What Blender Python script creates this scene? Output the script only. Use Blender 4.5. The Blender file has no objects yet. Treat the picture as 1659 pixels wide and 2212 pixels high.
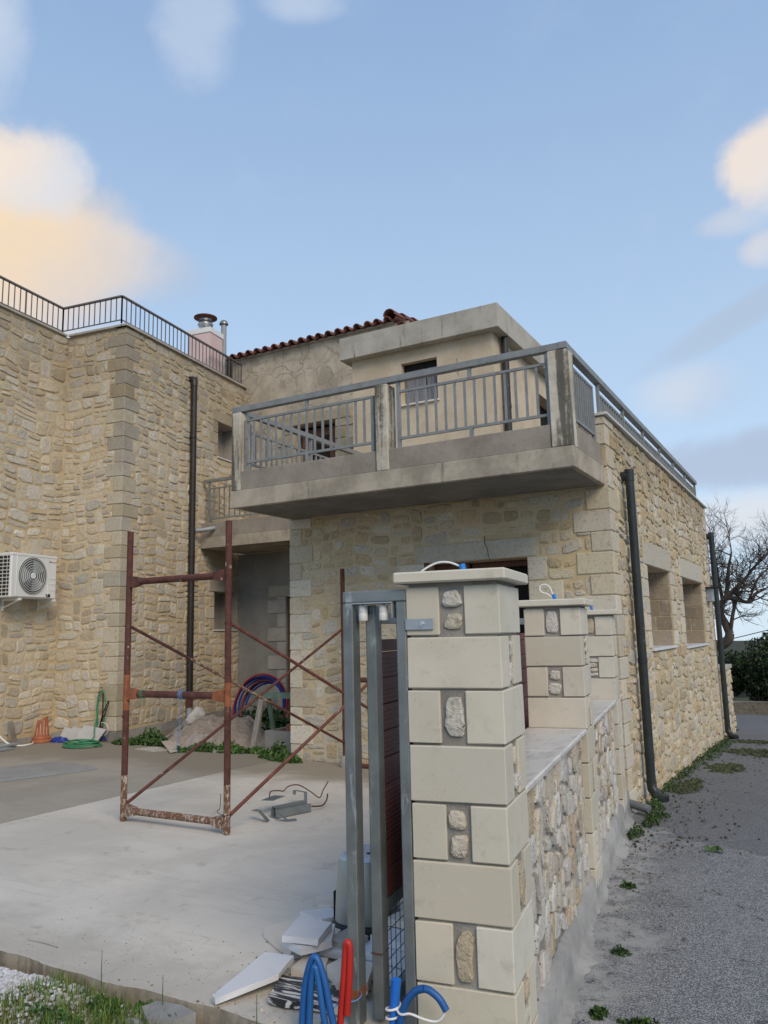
import bpy, math, random
import numpy as np
from mathutils import Vector, Matrix

random.seed(7)
scene = bpy.context.scene
COL = scene.collection
rad = math.radians

# ------------------------------------------------------------------ camera
EYE = Vector((0.0, 0.0, 1.6))
PITCH, ROLL, YAW = rad(8.746), rad(1.3475), rad(29.027)
WALL_YAW = rad(21.063) - YAW          # low wall and wing run 8 degrees left of +Y
_F = Vector((-math.sin(YAW), math.cos(YAW), 0)); _R = Vector((math.cos(YAW), math.sin(YAW), 0)); _U = Vector((0, 0, 1))
FWD = _F * math.cos(PITCH) + _U * math.sin(PITCH)
_Z = -_F * math.sin(PITCH) + _U * math.cos(PITCH)
CAMX = math.cos(ROLL) * _R - math.sin(ROLL) * _Z
CAMZ = math.sin(ROLL) * _R + math.cos(ROLL) * _Z
cam_data = bpy.data.cameras.new("camera")
cam = bpy.data.objects.new("camera", cam_data)
COL.objects.link(cam)
m3 = Matrix((CAMX, CAMZ, -FWD)).transposed()
cam.matrix_world = Matrix.Translation(EYE) @ m3.to_4x4()
cam_data.sensor_fit = 'HORIZONTAL'
cam_data.sensor_width = 36.0
cam_data.lens = 36.0 * 1696.9 / 1659.0
cam_data.clip_start = 0.05
cam_data.clip_end = 3000
scene.camera = cam

# ------------------------------------------------------------------ light and exposure
SUN_AZ = rad(128.0)     # from +Y, clockwise positive: veiled light from the right, behind the viewer
SUN_EL = rad(38.0)
SKY_STRENGTH = 0.085
SUN_STRENGTH = 1.5
EXPOSURE = 0.58
scene.view_settings.view_transform = 'Standard'
scene.view_settings.look = 'None'
scene.view_settings.gamma = 1.0
scene.view_settings.use_curve_mapping = False
scene.view_settings.exposure = EXPOSURE
sun_dir = Vector((math.sin(SUN_AZ) * math.cos(SUN_EL), math.cos(SUN_AZ) * math.cos(SUN_EL), math.sin(SUN_EL)))
sl = bpy.data.lights.new("sun", 'SUN'); sl.energy = SUN_STRENGTH; sl.angle = rad(30); sl.color = (1.0, 0.85, 0.66)
so = bpy.data.objects.new("sun", sl); COL.objects.link(so)
so.rotation_euler = sun_dir.to_track_quat('Z', 'Y').to_euler()
so.location = (0, 0, 30)


class NT:
    """small helper around a node tree"""
    def __init__(s, tree):
        s.t = tree; s.n = tree.nodes; s.l = tree.links
    def node(s, typ, **kw):
        n = s.n.new(typ)
        for k, v in kw.items(): setattr(n, k, v)
        return n
    def put(s, sock, v):
        if v is None: return
        if hasattr(v, 'is_linked') or isinstance(v, bpy.types.NodeSocket): s.l.new(v, sock)
        else:
            if sock.type == 'RGBA' and not isinstance(v, (int, float)) and len(v) == 3: v = (*v, 1)
            sock.default_value = v
    def math(s, op, a, b=None, c=None, clamp=False):
        n = s.node('ShaderNodeMath', operation=op, use_clamp=clamp)
        s.put(n.inputs[0], a); s.put(n.inputs[1], b); s.put(n.inputs[2], c)
        return n.outputs[0]
    def vmath(s, op, a, b=None):
        n = s.node('ShaderNodeVectorMath', operation=op); s.put(n.inputs[0], a); s.put(n.inputs[1], b)
        return n.outputs[0]
    def mix(s, f, a, b, mode='MIX'):
        n = s.node('ShaderNodeMix', data_type='RGBA', blend_type=mode, clamp_factor=True)
        s.put(n.inputs[0], f); s.put(n.inputs[6], a); s.put(n.inputs[7], b)
        return n.outputs[2]
    def noise(s, vec, scale, detail=5, rough=0.55, dist=0.0):
        n = s.node('ShaderNodeTexNoise'); s.put(n.inputs['Vector'], vec)
        n.inputs['Scale'].default_value = scale; n.inputs['Detail'].default_value = detail
        n.inputs['Roughness'].default_value = rough; n.inputs['Distortion'].default_value = dist
        return n.outputs['Fac']
    def voro(s, vec, scale, feature='F1', out='Distance', rnd=1.0):
        n = s.node('ShaderNodeTexVoronoi', feature=feature); s.put(n.inputs['Vector'], vec)
        n.inputs['Scale'].default_value = scale; n.inputs['Randomness'].default_value = rnd
        return n.outputs[out]
    def sstep(s, v, lo, hi, a=0.0, b=1.0):
        n = s.node('ShaderNodeMapRange', interpolation_type='SMOOTHSTEP')
        s.put(n.inputs['Value'], v); s.put(n.inputs['From Min'], lo); s.put(n.inputs['From Max'], hi)
        s.put(n.inputs['To Min'], a); s.put(n.inputs['To Max'], b)
        return n.outputs['Result']
    def scale(s, vec, sc):
        return s.vmath('MULTIPLY', vec, sc)


# ------------------------------------------------------------------ sky
world = bpy.data.worlds.new("World"); scene.world = world; world.use_nodes = True
w = NT(world.node_tree); w.n.clear()
tc = w.node('ShaderNodeTexCoord')
dirv = tc.outputs['Generated']
sep = w.node('ShaderNodeSeparateXYZ'); w.l.new(dirv, sep.inputs[0])
zc = w.math('MAXIMUM', sep.outputs[2], 0.012)
cmb = w.node('ShaderNodeCombineXYZ'); w.l.new(sep.outputs[0], cmb.inputs[0]); w.l.new(sep.outputs[1], cmb.inputs[1]); w.l.new(zc, cmb.inputs[2])
sky = w.node('ShaderNodeTexSky', sky_type='NISHITA')
sky.sun_disc = False; sky.sun_elevation = SUN_EL; sky.sun_rotation = SUN_AZ
sky.air_density = 1.0; sky.dust_density = 0.5; sky.ozone_density = 1.5; sky.altitude = 200
w.l.new(cmb.outputs[0], sky.inputs['Vector'])
az = w.math('ARCTAN2', sep.outputs[0], sep.outputs[1])
el = w.math('ARCSINE', sep.outputs[2])
n1 = w.noise(dirv, 3.2, 7, 0.6, 0.3)
n2 = w.noise(w.vmath('ADD', dirv, (5.3, 1.7, 2.2)), 7.5, 7, 0.62, 0.4)
n3 = w.noise(w.vmath('ADD', dirv, (1.1, 4.2, 9.0)), 19.0, 6, 0.62, 0.6)
nmix = w.math('ADD', w.math('ADD', w.math('MULTIPLY', n1, 0.46), w.math('MULTIPLY', n2, 0.32)), w.math('MULTIPLY', n3, 0.22))
KD = 1.0 / (SKY_STRENGTH * 2 ** EXPOSURE)      # picture brightness to sky radiance
CL = lambda r, g, b: (r * KD, g * KD, b * KD)
skycol = w.mix(0.75, sky.outputs[0], w.mix(w.sstep(el, 0.0, 0.95), CL(.63, .82, 1.03), CL(.31, .48, .78)))
# (azimuth, elevation, half widths, amount, edge softness, sun side colour, shade colour, direction of the lit side)
def cloud(base, a0, e0, sa, se, amt, soft, lit, shade, skew=1.0, thr=0.5, ragged=1.0, tilt=0.0):
    da = w.math('SUBTRACT', az, a0)
    u = w.math('DIVIDE', da, sa)
    v = w.math('DIVIDE', w.math('SUBTRACT', w.math('SUBTRACT', el, e0), w.math('MULTIPLY', da, tilt)), se)
    r2 = w.math('ADD', w.math('MULTIPLY', u, u), w.math('MULTIPLY', v, v))
    blob = w.math('SUBTRACT', 1.0, r2)
    f = w.math('ADD', w.math('MULTIPLY', blob, 0.5), w.math('MULTIPLY', w.math('SUBTRACT', nmix, 0.5), 3.2 * ragged))
    m = w.math('MULTIPLY', w.sstep(f, thr - 0.5 - soft, thr - 0.5 + soft), amt)
    t = w.math('ADD', w.math('MULTIPLY', w.math('ADD', w.math('MULTIPLY', u, 0.75 * skew), w.math('MULTIPLY', v, -0.35)), 0.6), w.math('ADD', 0.42, w.math('MULTIPLY', w.math('SUBTRACT', n2, 0.5), 0.9)))
    c = w.mix(w.sstep(t, 0.0, 1.0), lit, shade)
    return w.mix(m, base, c)
def pix(x, y):
    d = FWD + CAMX * ((x - 829.5) / 1696.9) - CAMZ * ((y - 1106) / 1696.9)
    d.normalize(); return math.atan2(d.x, d.y), math.asin(d.z)
WARM, PEACH, PALE, GREY, LILAC = CL(1.0, .76, .48), CL(.96, .82, .70), CL(.68, .75, .86), CL(.45, .54, .68), CL(.44, .51, .67)
def put_cloud(base, x, y, sx, sy, *a, **k):
    a0, e0 = pix(x, y)
    return cloud(base, a0, e0, sx / 1697.0, sy / 1697.0, *a, **k)
# thin high veil that goes on all round the sky
veil = w.sstep(nmix, 0.50, 0.72, 0.0, 0.16)
skycol = w.mix(veil, skycol, CL(.60, .68, .82))
skycol = put_cloud(skycol, 215, 555, 200, 75, 0.80, 0.36, PEACH, GREY, thr=0.56, ragged=0.55, tilt=-.12)
skycol = put_cloud(skycol, 20, 530, 235, 165, 1.0, 0.36, WARM, CL(.72, .66, .64), thr=0.50, ragged=0.60)
skycol = put_cloud(skycol, 60, 372, 135, 85, 0.86, 0.34, PEACH, PALE, thr=0.56, ragged=0.85)
skycol = put_cloud(skycol, 420, 50, 95, 120, 0.42, 0.35, PALE, PALE, thr=0.66, ragged=0.9)
skycol = put_cloud(skycol, -20, 70, 70, 130, 0.7, 0.5, PALE, PALE, thr=0.65, ragged=0.7)
skycol = put_cloud(skycol, 650, 8, 90, 30, 0.5, 0.5, PALE, PALE, thr=0.65, ragged=.6)
skycol = put_cloud(skycol, 1695, 335, 112, 78, 0.86, 0.34, PEACH, PALE, thr=0.60, ragged=0.9)
skycol = put_cloud(skycol, 1600, 475, 80, 26, 0.35, 0.5, PEACH, PALE, thr=0.65, ragged=.5)
skycol = put_cloud(skycol, 1660, 535, 50, 30, 0.5, 0.5, PEACH, PALE, thr=0.65, ragged=.5)
skycol = put_cloud(skycol, 1590, 690, 190, 34, 0.62, 0.4, GREY, GREY, thr=0.62, ragged=.5, tilt=0.40)
skycol = put_cloud(skycol, 1640, 990, 230, 62, 0.74, 0.30, LILAC, LILAC, thr=0.56, ragged=0.55)
skycol = put_cloud(skycol, 1690, 1120, 280, 60, 0.55, 0.5, PEACH, LILAC, thr=0.6, ragged=0.5)
skycol = put_cloud(skycol, 1500, 850, 110, 60, 0.35, 0.5, PEACH, LILAC, thr=0.62, ragged=.5)
bg = w.node('ShaderNodeBackground'); w.l.new(skycol, bg.inputs[0]); bg.inputs[1].default_value = SKY_STRENGTH
wo = w.node('ShaderNodeOutputWorld'); w.l.new(bg.outputs[0], wo.inputs[0])

# ------------------------------------------------------------------ frames of reference
LD = Vector((math.sin(WALL_YAW), math.cos(WALL_YAW), 0))     # along the low wall / wing, away from the viewer
LN = Vector((math.cos(WALL_YAW), -math.sin(WALL_YAW), 0))    # to its right
UP = Vector((0, 0, 1))
WALL_O = Vector((-1.065, 2.997, 0))
WING_O = Vector((-8.834, 8.03, 0))
def WP(r, d, z): return WALL_O + LN * r + LD * d + UP * z
def GP(r, d, z): return WING_O + LN * r + LD * d + UP * z
def XP(x, y, z): return Vector((x, y, z))
Y_FRONT, X_RIGHT, X_LEFT, Y_BACK = 7.45, -1.70, -5.39, 14.6
COURT_Z = 0.22


# ------------------------------------------------------------------ mesh helpers
class MB:
    def __init__(s): s.v = []; s.f = []; s.c = []; s.smooth = []
    def add(s, verts, faces, col=None, smooth=False):
        b = len(s.v); s.v += [tuple(p) for p in verts]
        s.f += [tuple(b + i for i in f) for f in faces]; s.smooth += [smooth] * len(faces)
        s.c += [col or (1, 1, 1)] * len(verts)
    def quad(s, a, b, c, d, col=None): s.add([a, b, c, d], [(0, 1, 2, 3)], col)
    def hexa(s, P, col=None):
        """eight corners: bottom ring 0-3, top ring 4-7"""
        s.add(P, [(3, 2, 1, 0), (4, 5, 6, 7), (0, 1, 5, 4), (1, 2, 6, 5), (2, 3, 7, 6), (3, 0, 4, 7)], col)
    def box(s, P, r0, r1, d0, d1, z0, z1, col=None):
        s.hexa([P(r0, d0, z0), P(r1, d0, z0), P(r1, d1, z0), P(r0, d1, z0), P(r0, d0, z1), P(r1, d0, z1), P(r1, d1, z1), P(r0, d1, z1)], col)
    def cbox(s, P, r0, r1, d0, d1, z0, z1, c=0.004, col=None, jit=0.0):
        """chamfered box: 24 vertices"""
        lo = (r0, d0, z0); hi = (r1, d1, z1); vs = []; idx = {}
        for i in (0, 1):
            for j in (0, 1):
                for k in (0, 1):
                    base = [(hi if q else lo)[n] for n, q in enumerate((i, j, k))]
                    sg = [-1 if q else 1 for q in (i, j, k)]
                    for ax in range(3):
                        p = list(base)
                        for n in range(3):
                            if n != ax: p[n] += sg[n] * c
                        if jit: p = [q + random.uniform(-jit, jit) for q in p]
                        idx[(i, j, k, ax)] = len(vs); vs.append(P(*p))
        F = []
        g = lambda i, j, k, a: idx[(i, j, k, a)]
        for q in (0, 1):
            f = [g(q, 0, 0, 0), g(q, 1, 0, 0), g(q, 1, 1, 0), g(q, 0, 1, 0)]; F.append(f if q else f[::-1])
            f = [g(0, q, 0, 1), g(0, q, 1, 1), g(1, q, 1, 1), g(1, q, 0, 1)]; F.append(f if q else f[::-1])
            f = [g(0, 0, q, 2), g(1, 0, q, 2), g(1, 1, q, 2), g(0, 1, q, 2)]; F.append(f if q else f[::-1])
        for a in (0, 1):
            for b in (0, 1):
                f = [g(a, b, 0, 0), g(a, b, 1, 0), g(a, b, 1, 1), g(a, b, 0, 1)]; F.append(f if a == b else f[::-1])
                f = [g(a, 0, b, 0), g(a, 1, b, 0), g(a, 1, b, 2), g(a, 0, b, 2)]; F.append(f[::-1] if a == b else f)
                f = [g(0, a, b, 1), g(1, a, b, 1), g(1, a, b, 2), g(0, a, b, 2)]; F.append(f if a == b else f[::-1])
        for i in (0, 1):
            for j in (0, 1):
                for k in (0, 1):
                    f = [g(i, j, k, 0), g(i, j, k, 1), g(i, j, k, 2)]
                    F.append(f if (i + j + k) % 2 else f[::-1])
        s.add(vs, F, col)
    def tube(s, pts, r, n=8, col=None, cap=True, ribs=None):
        pts = [Vector(p) for p in pts]; m = len(pts); vs = []; F = []
        rr = r if isinstance(r, (list, tuple)) else [r] * m
        t0 = (pts[1] - pts[0]).normalized()
        a = Vector((0, 0, 1)) if abs(t0.z) < .9 else Vector((1, 0, 0))
        x = t0.cross(a).normalized()
        for i, p in enumerate(pts):
            t = (pts[min(i + 1, m - 1)] - pts[max(i - 1, 0)])
            t = t.normalized() if t.length > 1e-9 else t0
            x = (x - t * x.dot(t)); x = x.normalized() if x.length > 1e-6 else t.cross(Vector((.3, .7, .2))).normalized()
            y = t.cross(x)
            for k in range(n):
                an = 2 * math.pi * (k + .5) / n
                vs.append(p + (x * math.cos(an) + y * math.sin(an)) * rr[i])
        for i in range(m - 1):
            for k in range(n):
                k2 = (k + 1) % n
                F.append((i * n + k, i * n + k2, (i + 1) * n + k2, (i + 1) * n + k))
        b = len(F)
        s.add(vs, F, col, smooth=n > 5)
        if cap:
            s.add([vs[k] for k in range(n)], [tuple(range(n))[::-1]], col)
            s.add([vs[(m - 1) * n + k] for k in range(n)], [tuple(range(n))], col)
    def rod(s, p0, p1, r, n=10, r2=None, col=None): s.tube([p0, p1], [r, r if r2 is None else r2], n, col)
    def bar(s, p0, p1, wx, wz, up=None, col=None):
        """rectangular bar between two points"""
        p0 = Vector(p0); p1 = Vector(p1); t = (p1 - p0).normalized(); up = Vector(up) if up else (UP if abs(t.z) < .95 else Vector((0, 1, 0)))
        x = t.cross(up).normalized(); y = x.cross(t)
        x *= wx / 2; y *= wz / 2
        s.hexa([p0 - x - y, p0 + x - y, p0 + x + y, p0 - x + y, p1 - x - y, p1 + x - y, p1 + x + y, p1 - x + y], col)
    def lathe(s, o, prof, n=24, axis=None, col=None, flute=None):
        axis = (Vector(axis) if axis else UP).normalized(); a = Vector((1, 0, 0)) if abs(axis.x) < .9 else Vector((0, 1, 0))
        x = axis.cross(a).normalized(); y = axis.cross(x); o = Vector(o); vs = []; F = []
        for (r, h) in prof:
            for k in range(n):
                an = 2 * math.pi * k / n; q = r * (flute(k, h) if flute else 1)
                vs.append(o + axis * h + (x * math.cos(an) + y * math.sin(an)) * q)
        for i in range(len(prof) - 1):
            for k in range(n):
                k2 = (k + 1) % n
                F.append((i * n + k, i * n + k2, (i + 1) * n + k2, (i + 1) * n + k))
        s.add(vs, F, col, True)
        if prof[0][0] > 1e-4: s.add([vs[k] for k in range(n)], [tuple(range(n))[::-1]], col)
        if prof[-1][0] > 1e-4: s.add([vs[(len(prof) - 1) * n + k] for k in range(n)], [tuple(range(n))], col)
    def slab(s, poly, z0, z1, P=None, col=None, jag=0.0):
        """polygon (list of 2d points, anticlockwise) extruded from z0 to z1; z may be callables"""
        P = P or (lambda x, y, z: Vector((x, y, z))); n = len(poly)
        f0 = z0 if callable(z0) else (lambda x, y: z0); f1 = z1 if callable(z1) else (lambda x, y: z1)
        bot = [P(x + random.uniform(-jag, jag), y + random.uniform(-jag, jag), f0(x, y)) for x, y in poly]; top = [P(x, y, f1(x, y)) for x, y in poly]
        s.add(bot + top, [tuple(range(n))[::-1], tuple(range(n, 2 * n))] + [(i, (i + 1) % n, n + (i + 1) % n, n + i) for i in range(n)], col)
    def build(s, name, mat, parent=None, label=None, cat=None, group=None, kind=None, origin=None):
        if not s.v: return None
        V = np.array(s.v, dtype=float)
        lo = V.min(0); hi = V.max(0)
        o = np.array(origin) if origin is not None else np.array([(lo[0] + hi[0]) / 2, (lo[1] + hi[1]) / 2, lo[2]])
        me = bpy.data.meshes.new(name); me.from_pydata((V - o).tolist(), [], s.f)
        if any(s.smooth): me.polygons.foreach_set('use_smooth', s.smooth)
        a = me.color_attributes.new('tint', 'FLOAT_COLOR', 'POINT')
        a.data.foreach_set('color', np.c_[np.array(s.c, dtype=float), np.ones(len(s.c))].ravel())
        me.materials.append(mat); me.update()
        return link(bpy.data.objects.new(name, me), Vector(o), parent, label, cat, group, kind)

WLOC = {}
def link(ob, wloc, parent=None, label=None, cat=None, group=None, kind=None):
    COL.objects.link(ob)
    ob.location = wloc - (WLOC[parent.name] if parent else Vector((0, 0, 0)))
    if parent: ob.parent = parent
    WLOC[ob.name] = Vector(wloc)
    if label: ob['label'] = label
    if cat: ob['category'] = cat
    if group: ob['group'] = group
    if kind: ob['kind'] = kind
    return ob
def thing(name, label, cat, loc, group=None):
    return link(bpy.data.objects.new(name, None), Vector(loc), None, label, cat, group)

# ------------------------------------------------------------------ materials
def new_mat(name):
    m = bpy.data.materials.new(name); m.use_nodes = True
    t = NT(m.node_tree); t.n.clear()
    b = t.node('ShaderNodeBsdfPrincipled'); o = t.node('ShaderNodeOutputMaterial'); t.l.new(b.outputs[0], o.inputs[0])
    g = t.node('ShaderNodeNewGeometry')
    return m, t, b, g.outputs['Position']
def bump(t, b, layers):
    nrm = None
    for h, dist, strength in layers:
        n = t.node('ShaderNodeBump'); t.put(n.inputs['Height'], h); n.inputs['Distance'].default_value = dist; n.inputs['Strength'].default_value = strength
        if nrm is not None: t.l.new(nrm, n.inputs['Normal'])
        nrm = n.outputs['Normal']
    t.l.new(nrm, b.inputs['Normal'])
def simple(name, col, rough=0.6, metal=0.0, var=0.15, scale=8.0, bscale=80.0, bdist=0.002, tint=False, dirt=None, dirtcol=(.1, .09, .07), dirtscale=5.0, spec=0.4, stretch=None, streak=None):
    """base colour with tonal noise, fine relief and worn or dirty patches (dirt = share 0..1)"""
    m, t, b, p = new_mat(name)
    base = col
    if tint:
        a = t.node('ShaderNodeAttribute', attribute_name='tint'); base = t.mix(1.0, (*col, 1), a.outputs['Color'], 'MULTIPLY')
    q = t.scale(p, stretch) if stretch else p
    n = t.noise(q, scale, 6, 0.6)
    f = t.sstep(n, 0.25, 0.75, 1 - var, 1 + var)
    cb = t.node('ShaderNodeCombineXYZ')
    for i in range(3): t.l.new(f, cb.inputs[i])
    c = t.mix(1.0, base, cb.outputs[0], 'MULTIPLY')
    r = rough
    if dirt:
        dn = t.noise(t.scale(p, streak) if streak else p, dirtscale, 8, 0.65, 0.3)
        mk = t.sstep(dn, 0.66 - dirt * .4, 0.74 - dirt * .25)
        c = t.mix(mk, c, dirtcol)
    t.put(b.inputs['Base Color'], c); b.inputs['Roughness'].default_value = r; b.inputs['Metallic'].default_value = metal
    b.inputs['Specular IOR Level'].default_value = spec
    if bdist: bump(t, b, [(t.noise(p, bscale, 4, 0.6), bdist, 0.8)])
    return m
def stone_mat(name, rel=0.012, pit=0.5, top=None, fine=1.0):
    """natural limestone: colour of each stone in the 'tint' attribute, ochre and grey patches, pits, rough broken face"""
    m, t, b, p = new_mat(name)
    a = t.node('ShaderNodeAttribute', attribute_name='tint').outputs['Color']
    n = t.noise(p, 9, 7, 0.62, 0.2); n2 = t.noise(p, 38, 6, 0.65); n3 = t.noise(t.vmath('ADD', p, (3, 7, 1)), 3.1, 6, 0.6)
    c = t.mix(t.sstep(n, 0.50, 0.75, 0, .42), a, (.40, .30, .165))
    c = t.mix(t.sstep(n, 0.44, 0.26, 0, .55), c, (.50, .48, .44))
    c = t.mix(t.sstep(n2, 0.53, 0.70, 0, .6), c, (.17, .14, .10))
    c = t.mix(t.sstep(n2, 0.42, 0.28, 0, .35), c, (.60, .57, .52))
    v = t.voro(p, 62)
    pitm = t.math('MULTIPLY', t.sstep(v, 0.26, 0.12), t.sstep(t.noise(p, 14, 3), 0.50, 0.60))
    c = t.mix(t.math('MULTIPLY', pitm, pit), c, (.055, .045, .035))
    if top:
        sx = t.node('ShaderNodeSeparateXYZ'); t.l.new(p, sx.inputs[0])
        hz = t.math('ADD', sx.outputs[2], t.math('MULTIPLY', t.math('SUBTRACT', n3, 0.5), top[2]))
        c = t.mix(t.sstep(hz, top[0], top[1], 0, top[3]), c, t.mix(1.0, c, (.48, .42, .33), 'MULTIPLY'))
    t.put(b.inputs['Base Color'], c); b.inputs['Roughness'].default_value = 0.92; b.inputs['Specular IOR Level'].default_value = 0.2
    bump(t, b, [(t.noise(p, 16, 6, 0.62), rel * 1.6, 0.9), (t.noise(p, 60, 5, 0.65), rel * .5 * fine, 0.9), (pitm, -.004, .8)])
    return m
def mortar_mat(name, c1, c2, rel=.006, top=None, grains=90):
    m, t, b, p = new_mat(name)
    n = t.noise(p, 1.3, 6, 0.6); n2 = t.noise(p, 11, 6, 0.65)
    c = t.mix(t.sstep(n, .35, .65), c1, c2)
    c = t.mix(t.sstep(n2, .52, .75, 0, .45), c, tuple(q * .58 for q in c1))
    c = t.mix(t.sstep(n2, .42, .28, 0, .4), c, tuple(min(1, q * 1.3) for q in c2))
    if top:
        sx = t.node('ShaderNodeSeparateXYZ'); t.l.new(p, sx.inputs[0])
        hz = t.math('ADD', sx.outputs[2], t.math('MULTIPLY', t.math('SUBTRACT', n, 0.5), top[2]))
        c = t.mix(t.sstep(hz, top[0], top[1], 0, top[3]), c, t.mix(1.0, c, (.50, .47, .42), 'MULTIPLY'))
    t.put(b.inputs['Base Color'], c); b.inputs['Roughness'].default_value = .95; b.inputs['Specular IOR Level'].default_value = .15
    bump(t, b, [(t.noise(p, 9, 5, .6), rel * 2.5, .9), (t.noise(p, grains, 4, .7), rel * .6, .9)])
    return m
def concrete_mat(name, c1, c2, stain=0.35, stain_col=(.05, .047, .042), vert=True, holes=True, rel=.003, big=False, cracks=False):
    """board-cast concrete: tone patches, vertical run-off streaks, air holes"""
    m, t, b, p = new_mat(name)
    n = t.noise(p, 2.2, 7, .62); n2 = t.noise(p, 26, 6, .65)
    c = t.mix(t.sstep(n, .34, .66), c1, c2)
    c = t.mix(t.sstep(n2, .5, .74, 0, .35), c, tuple(q * .6 for q in c1))
    sn = t.noise(t.scale(p, (7, 7, .9)) if vert else p, 1.4 if vert else 3.0, 8, .66, .3)
    c = t.mix(t.sstep(sn, .74 - stain * .42, .80 - stain * .2, 0, .85), c, t.mix(t.sstep(n2, .35, .6), stain_col, tuple(q * 2.4 for q in stain_col)))
    if big:
        bn = t.math('ADD', t.noise(t.scale(p, (9, 9, .55)), 1.0, 5, .6, .4), t.math('MULTIPLY', t.math('SUBTRACT', t.noise(p, 22, 6, .7), .5), .22))
        c = t.mix(t.sstep(bn, .47, .59, 0, .80), c, t.mix(t.sstep(n2, .4, .62), stain_col, (.06, .055, .045)))
    ly = []
    if cracks:
        wv = t.node('ShaderNodeVectorMath', operation='ADD'); nn = t.node('ShaderNodeTexNoise'); nn.inputs['Scale'].default_value = 2.5; t.l.new(p, nn.inputs['Vector']); t.l.new(p, wv.inputs[0]); t.l.new(t.scale(nn.outputs['Color'], (.5, .5, .5)), wv.inputs[1])
        ce = t.voro(wv.outputs[0], 2.6, 'DISTANCE_TO_EDGE'); ck = t.math('MULTIPLY', t.sstep(ce, .045, .012), t.sstep(t.noise(p, 1.7, 3), .42, .55))
        c = t.mix(t.math('MULTIPLY', ck, .55), c, tuple(q * .55 for q in c1)); pt = t.sstep(t.noise(t.vmath('ADD', p, (9, 2, 4)), 2.1, 7, .68, 1.2), .53, .57, 0, .55); c = t.mix(pt, c, tuple(q * .72 for q in c1)); ly.append((ck, -.004, .7))
    if holes:
        v = t.voro(p, 14); hm = t.math('MULTIPLY', t.sstep(v, .10, .05), t.sstep(t.noise(p, 5, 2), .5, .58))
        c = t.mix(hm, c, (.04, .035, .03)); ly.append((hm, -.004, .8))
    t.put(b.inputs['Base Color'], c); b.inputs['Roughness'].default_value = .9; b.inputs['Specular IOR Level'].default_value = .2
    bump(t, b, [(t.noise(p, 5, 4, .6), rel * 2, .7), (t.noise(p, 70, 5, .7), rel, .8)] + ly)
    return m

M = {}
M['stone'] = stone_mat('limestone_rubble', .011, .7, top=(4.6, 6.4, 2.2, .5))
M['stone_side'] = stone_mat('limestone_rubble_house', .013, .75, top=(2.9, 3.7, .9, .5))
M['quoin'] = stone_mat('dressed_limestone', .003, .25, top=(3.3, 6.2, 2.6, .6), fine=1.3)
M['stone_wall'] = stone_mat('garden_wall_stone', .014, 1.0)
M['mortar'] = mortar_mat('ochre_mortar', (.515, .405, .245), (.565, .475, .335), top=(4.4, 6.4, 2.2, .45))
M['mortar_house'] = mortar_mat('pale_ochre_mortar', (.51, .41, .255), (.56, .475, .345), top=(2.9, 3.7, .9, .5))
M['mortar_grey'] = mortar_mat('grey_cement_mortar', (.225, .21, .185), (.325, .305, .275), .006)
M['footing'] = concrete_mat('footing_cement', (.235, .23, .22), (.37, .36, .34), .30, (.14, .13, .11), vert=False)
M['concrete'] = concrete_mat('cast_concrete', (.27, .235, .185), (.45, .395, .315), .42)
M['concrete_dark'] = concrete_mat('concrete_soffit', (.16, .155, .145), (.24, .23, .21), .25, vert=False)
M['parapet'] = concrete_mat('rendered_parapet', (.23, .20, .165), (.325, .285, .24), .30, holes=False)
M['post'] = concrete_mat('lichen_post_concrete', (.40, .36, .285), (.62, .575, .475), .45, (.030, .028, .025), big=True)
M['plaster'] = concrete_mat('cream_plaster', (.50, .41, .295), (.60, .505, .38), .16, (.24, .20, .155), holes=False, rel=.002)
M['cornice'] = concrete_mat('cornice_render', (.36, .335, .285), (.47, .44, .385), .42, (.12, .11, .095), holes=False, rel=.002)
M['galv'] = simple('galvanised_steel', (.205, .225, .225), .45, .55, .22, 6, 60, .0006, dirt=.18, dirtcol=(.42, .45, .46), dirtscale=16, streak=(1, 1, .25))
M['galv_rail'] = simple('weathered_galvanised_rail', (.245, .25, .245), .55, .25, .15, 9, 60, .0006, dirt=.12, dirtcol=(.15, .14, .12), dirtscale=12)
M['zinc_sheet'] = simple('zinc_sheet', (.40, .43, .46), .45, .6, .14, 3, 30, .001)
M['bright_steel'] = simple('polished_steel', (.62, .64, .66), .28, .95, .08, 5, 40, .0004)
M['brown_rail'] = simple('brown_painted_rail', (.155, .13, .125), .5, .2, .15, 10, 60, .0005)
M['rust'] = simple('rusty_tube', (.105, .040, .030), .8, .12, .35, 14, 110, .0015, dirt=.10, dirtcol=(.42, .36, .30), dirtscale=13)
M['rust_orange'] = simple('rust_orange_weld', (.255, .09, .04), .85, .05, .3, 14, 110, .0015)
M['rust_white'] = simple('flaking_white_paint', (.46, .41, .34), .8, .0, .2, 10, 110, .0015, dirt=.80, dirtcol=(.15, .07, .04), dirtscale=40, streak=(1, 1, .6))
M['rust_brace'] = simple('rusty_red_brace', (.155, .058, .042), .8, .1, .35, 9, 110, .001, dirt=.08, dirtcol=(.5, .40, .31), dirtscale=7)
M['drain'] = simple('dark_brown_pipe', (.028, .024, .022), .42, .0, .25, 6, 60, .0005, dirt=.08, dirtcol=(.10, .09, .08), dirtscale=9)
M['drain_teal'] = simple('dark_grey_pipe', (.022, .028, .030), .42, .0, .25, 6, 60, .0005, dirt=.10, dirtcol=(.10, .11, .11), dirtscale=12)
M['pvc_dark'] = simple('dusty_grey_pipe', (.15, .16, .17), .6, .0, .15)
M['pvc'] = simple('grey_plastic_pipe', (.30, .32, .335), .5, .0, .1)
M['tile'] = simple('terracotta_roof_tile', (.185, .076, .056), .8, .0, .3, 9, 70, .002, tint=True, dirt=.16, dirtcol=(.09, .05, .04), dirtscale=6)
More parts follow.
